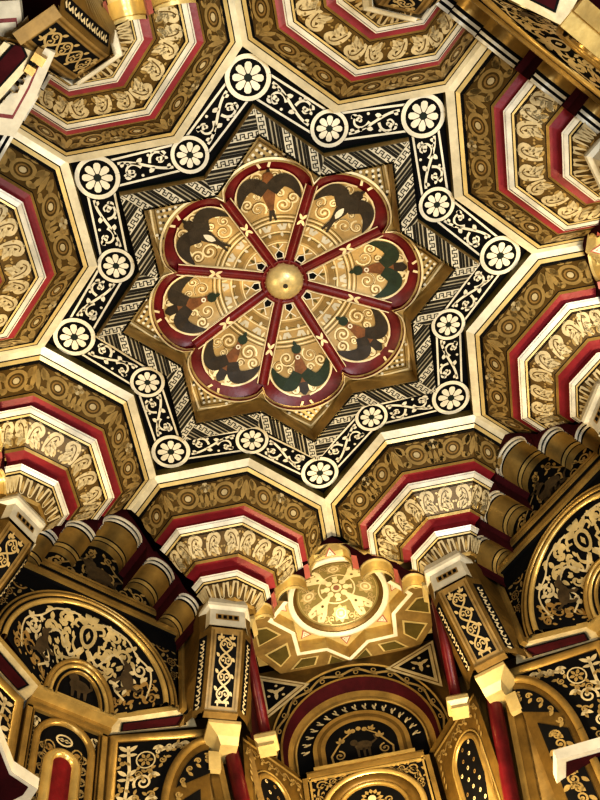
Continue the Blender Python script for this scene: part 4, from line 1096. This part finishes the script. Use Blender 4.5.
def lower_ledge(pts, label, z=-1.5, mt='white'):
    o = bpy.data.objects.new('lower_ledge', None); COL.objects.link(o); c = sum((V((*p, z)) for p in pts), V())/len(pts)
    o.location = c+V((0, 0, H0)); o['label'] = label; o['category'] = 'cornice'
    P_ = [V((*p, z))-c for p in pts]
    m = MB(); m.face(P_, mt); m.face([p+V((0, 0, .05)) for p in P_], mt)
    for p, q in zip(P_, P_[1:]+P_[:1]): m.face([p, q, q+V((0, 0, .05)), p+V((0, 0, .05))], mt)
    b = m.build('slab', o)
    m = MB(); m.face([p*.74+V((0, 0, -.002)) for p in P_], 'maroon' if mt == 'white' else 'rosered')
    if mt != 'white': m.face([p*.68+V((0, 0, -.004)) for p in P_], mt)
    m.build('maroon_inlay', b)
lower_ledge([(-1.31, .64), (-1.318, .873), (-1.256, .985), (-1.298, 1.033), (-1.50, 1.11), (-1.52, .75)], 'white-edged dark red angular ledge in the bottom left corner', -1.7)
o_ = lower_ledge([(-.663, -1.56), (-.68, -1.456), (-.600, -1.390), (-.695, -1.270), (-.80, -1.16), (-.98, -1.22), (-.84, -1.58)], 'pale stone ledge with a thin red outline in the top left corner', -.95, 'ash')
lower_ledge([(.693, 1.478), (1.0, 1.44), (1.0, 1.53), (.867, 1.576), (.759, 1.654), (.688, 1.627)], 'white-edged dark red angular ledge in the bottom right corner', -1.62)
pil = pilaster(112.5, 'curved gold pilaster with black interlace panel, left of the round niche ceiling', DX)
for k, lab in ((1, 'curved gold pilaster with black interlace panel at the left edge'), (3, 'curved gold pilaster at the upper left corner'), (4, 'curved gold pilaster at the top edge'), (5, 'curved gold pilaster at the upper right corner'), (6, 'curved gold pilaster at the right edge'),
               (2, 'curved gold pilaster at the far left'), (7, 'curved gold pilaster with black interlace panel, right of the round niche ceiling')):
    place(pil, 112.5+45*k, lab, DX if k in (1, 6, 7) else 0)
ls = low_shaft(112.5, 1, 'short red shaft below the pilaster left of the niche', DX)
low_shaft(67.5, -1, 'short red shaft below the pilaster right of the niche', DX)
colonnette(90, -1, 'glossy red colonnette at the left side of the niche opening', DX)
colonnette(90, 1, 'glossy red colonnette at the right side of the niche opening', DX)
nc = niche_ceiling(90, 'cream and gold niche ceiling with a round flowered dome, below the star', DX+.01)
for k in (2, 4, 6): place(nc, TIP[k], 'brightly lit yellow niche ceiling %s' % where_m[k])
nw = niche_wall(90, 'back wall of the lower niche with concentric black and gold arches', DX-.02)
for k in (2, 4, 6): place(nw, TIP[k], 'gilded back wall of the niche %s' % where_m[k])
niche_base(90, 'gold-framed arched panel under the niche sill at the bottom edge', DX-.02)
side_window(90, -1, 'small round-headed dark window at the left of the bottom niche panel', DX-.01)
side_window(90, 1, 'small round-headed dark window at the right of the bottom niche panel', DX-.01)
for o in bpy.data.objects:
    if '_o' in o: del o['_o']

# ================================================================== CAMERA
rx, ry, rz, tx, ty_, tz, f = 0.5163, -0.1043, -0.1594, -0.0579, -0.4856, 4.7419, 1025.6
RX = Matrix(((1, 0, 0), (0, cos(rx), -sin(rx)), (0, sin(rx), cos(rx)))); RY = Matrix(((cos(ry), 0, sin(ry)), (0, 1, 0), (-sin(ry), 0, cos(ry)))); RZ = Matrix(((cos(rz), -sin(rz), 0), (sin(rz), cos(rz), 0), (0, 0, 1)))
R = RX @ RY @ RZ
# world -> view with x right, y down, z forward; camera space needs x right, y up, -z forward
pos = -(R.transposed() @ V((tx, ty_, tz)))
Rc = Matrix((R[0], -V(R[1]), -V(R[2])))
cam = bpy.data.cameras.new('camera'); cam.sensor_fit = 'VERTICAL'; cam.sensor_height = 24; cam.lens = 24*f/800; cam.clip_start = .05
co = bpy.data.objects.new('camera', cam); COL.objects.link(co)
co.matrix_world = Matrix.Translation(pos+V((0, 0, H0))) @ Rc.transposed().to_4x4()
bpy.context.scene.camera = co

# ================================================================== LIGHT
def light(name, typ, loc, energy, col, size=.3, aim=None, spot=None):
    l = bpy.data.lights.new(name, typ); l.energy = energy; l.color = col
    if typ == 'AREA': l.size = size
    elif typ in ('POINT', 'SPOT'): l.shadow_soft_size = size
    if spot: l.spot_size = radians(spot); l.spot_blend = .6
    o = bpy.data.objects.new(name, l); COL.objects.link(o); o.location = V(loc)+V((0, 0, H0))
    if aim: o.rotation_euler = (V(aim)-V(loc)).to_track_quat('-Z', 'Y').to_euler()
    return o
light('window_light', 'AREA', (1.3, -1.7, -3.9), 100, (.88, .95, 1.0), .9, (.0, .5, 0))
light('room_fill', 'AREA', (-.9, -.6, -4.6), 46, (1, .94, .82), .9, (0, .5, 0))  # soft fill added to brighten the whole room, no real fixture
for k, e in ((0, 60), (2, 45), (6, 45), (4, 20)):
    A = radians(TIP[k]); light('niche_spot', 'SPOT', (1.56*cos(A)+(DX if k == 0 else 0), 1.56*sin(A), -2.0), e*(1.3 if k == 0 else 2.0), (1, .84, .52), .08, (1.66*cos(A)+(DX if k == 0 else 0), 1.66*sin(A), 0), 46); light('niche_lamp', 'POINT', (1.60*cos(A), 1.60*sin(A), -1.75), e, (1, .78, .44), .10)
w = bpy.data.worlds.new('world'); bpy.context.scene.world = w; w.use_nodes = True
w.node_tree.nodes['Background'].inputs[0].default_value = (.9, .85, .75, 1); w.node_tree.nodes['Background'].inputs[1].default_value = .05
bpy.context.scene.view_settings.view_transform = 'Standard'
bpy.context.scene.view_settings.look = 'High Contrast'
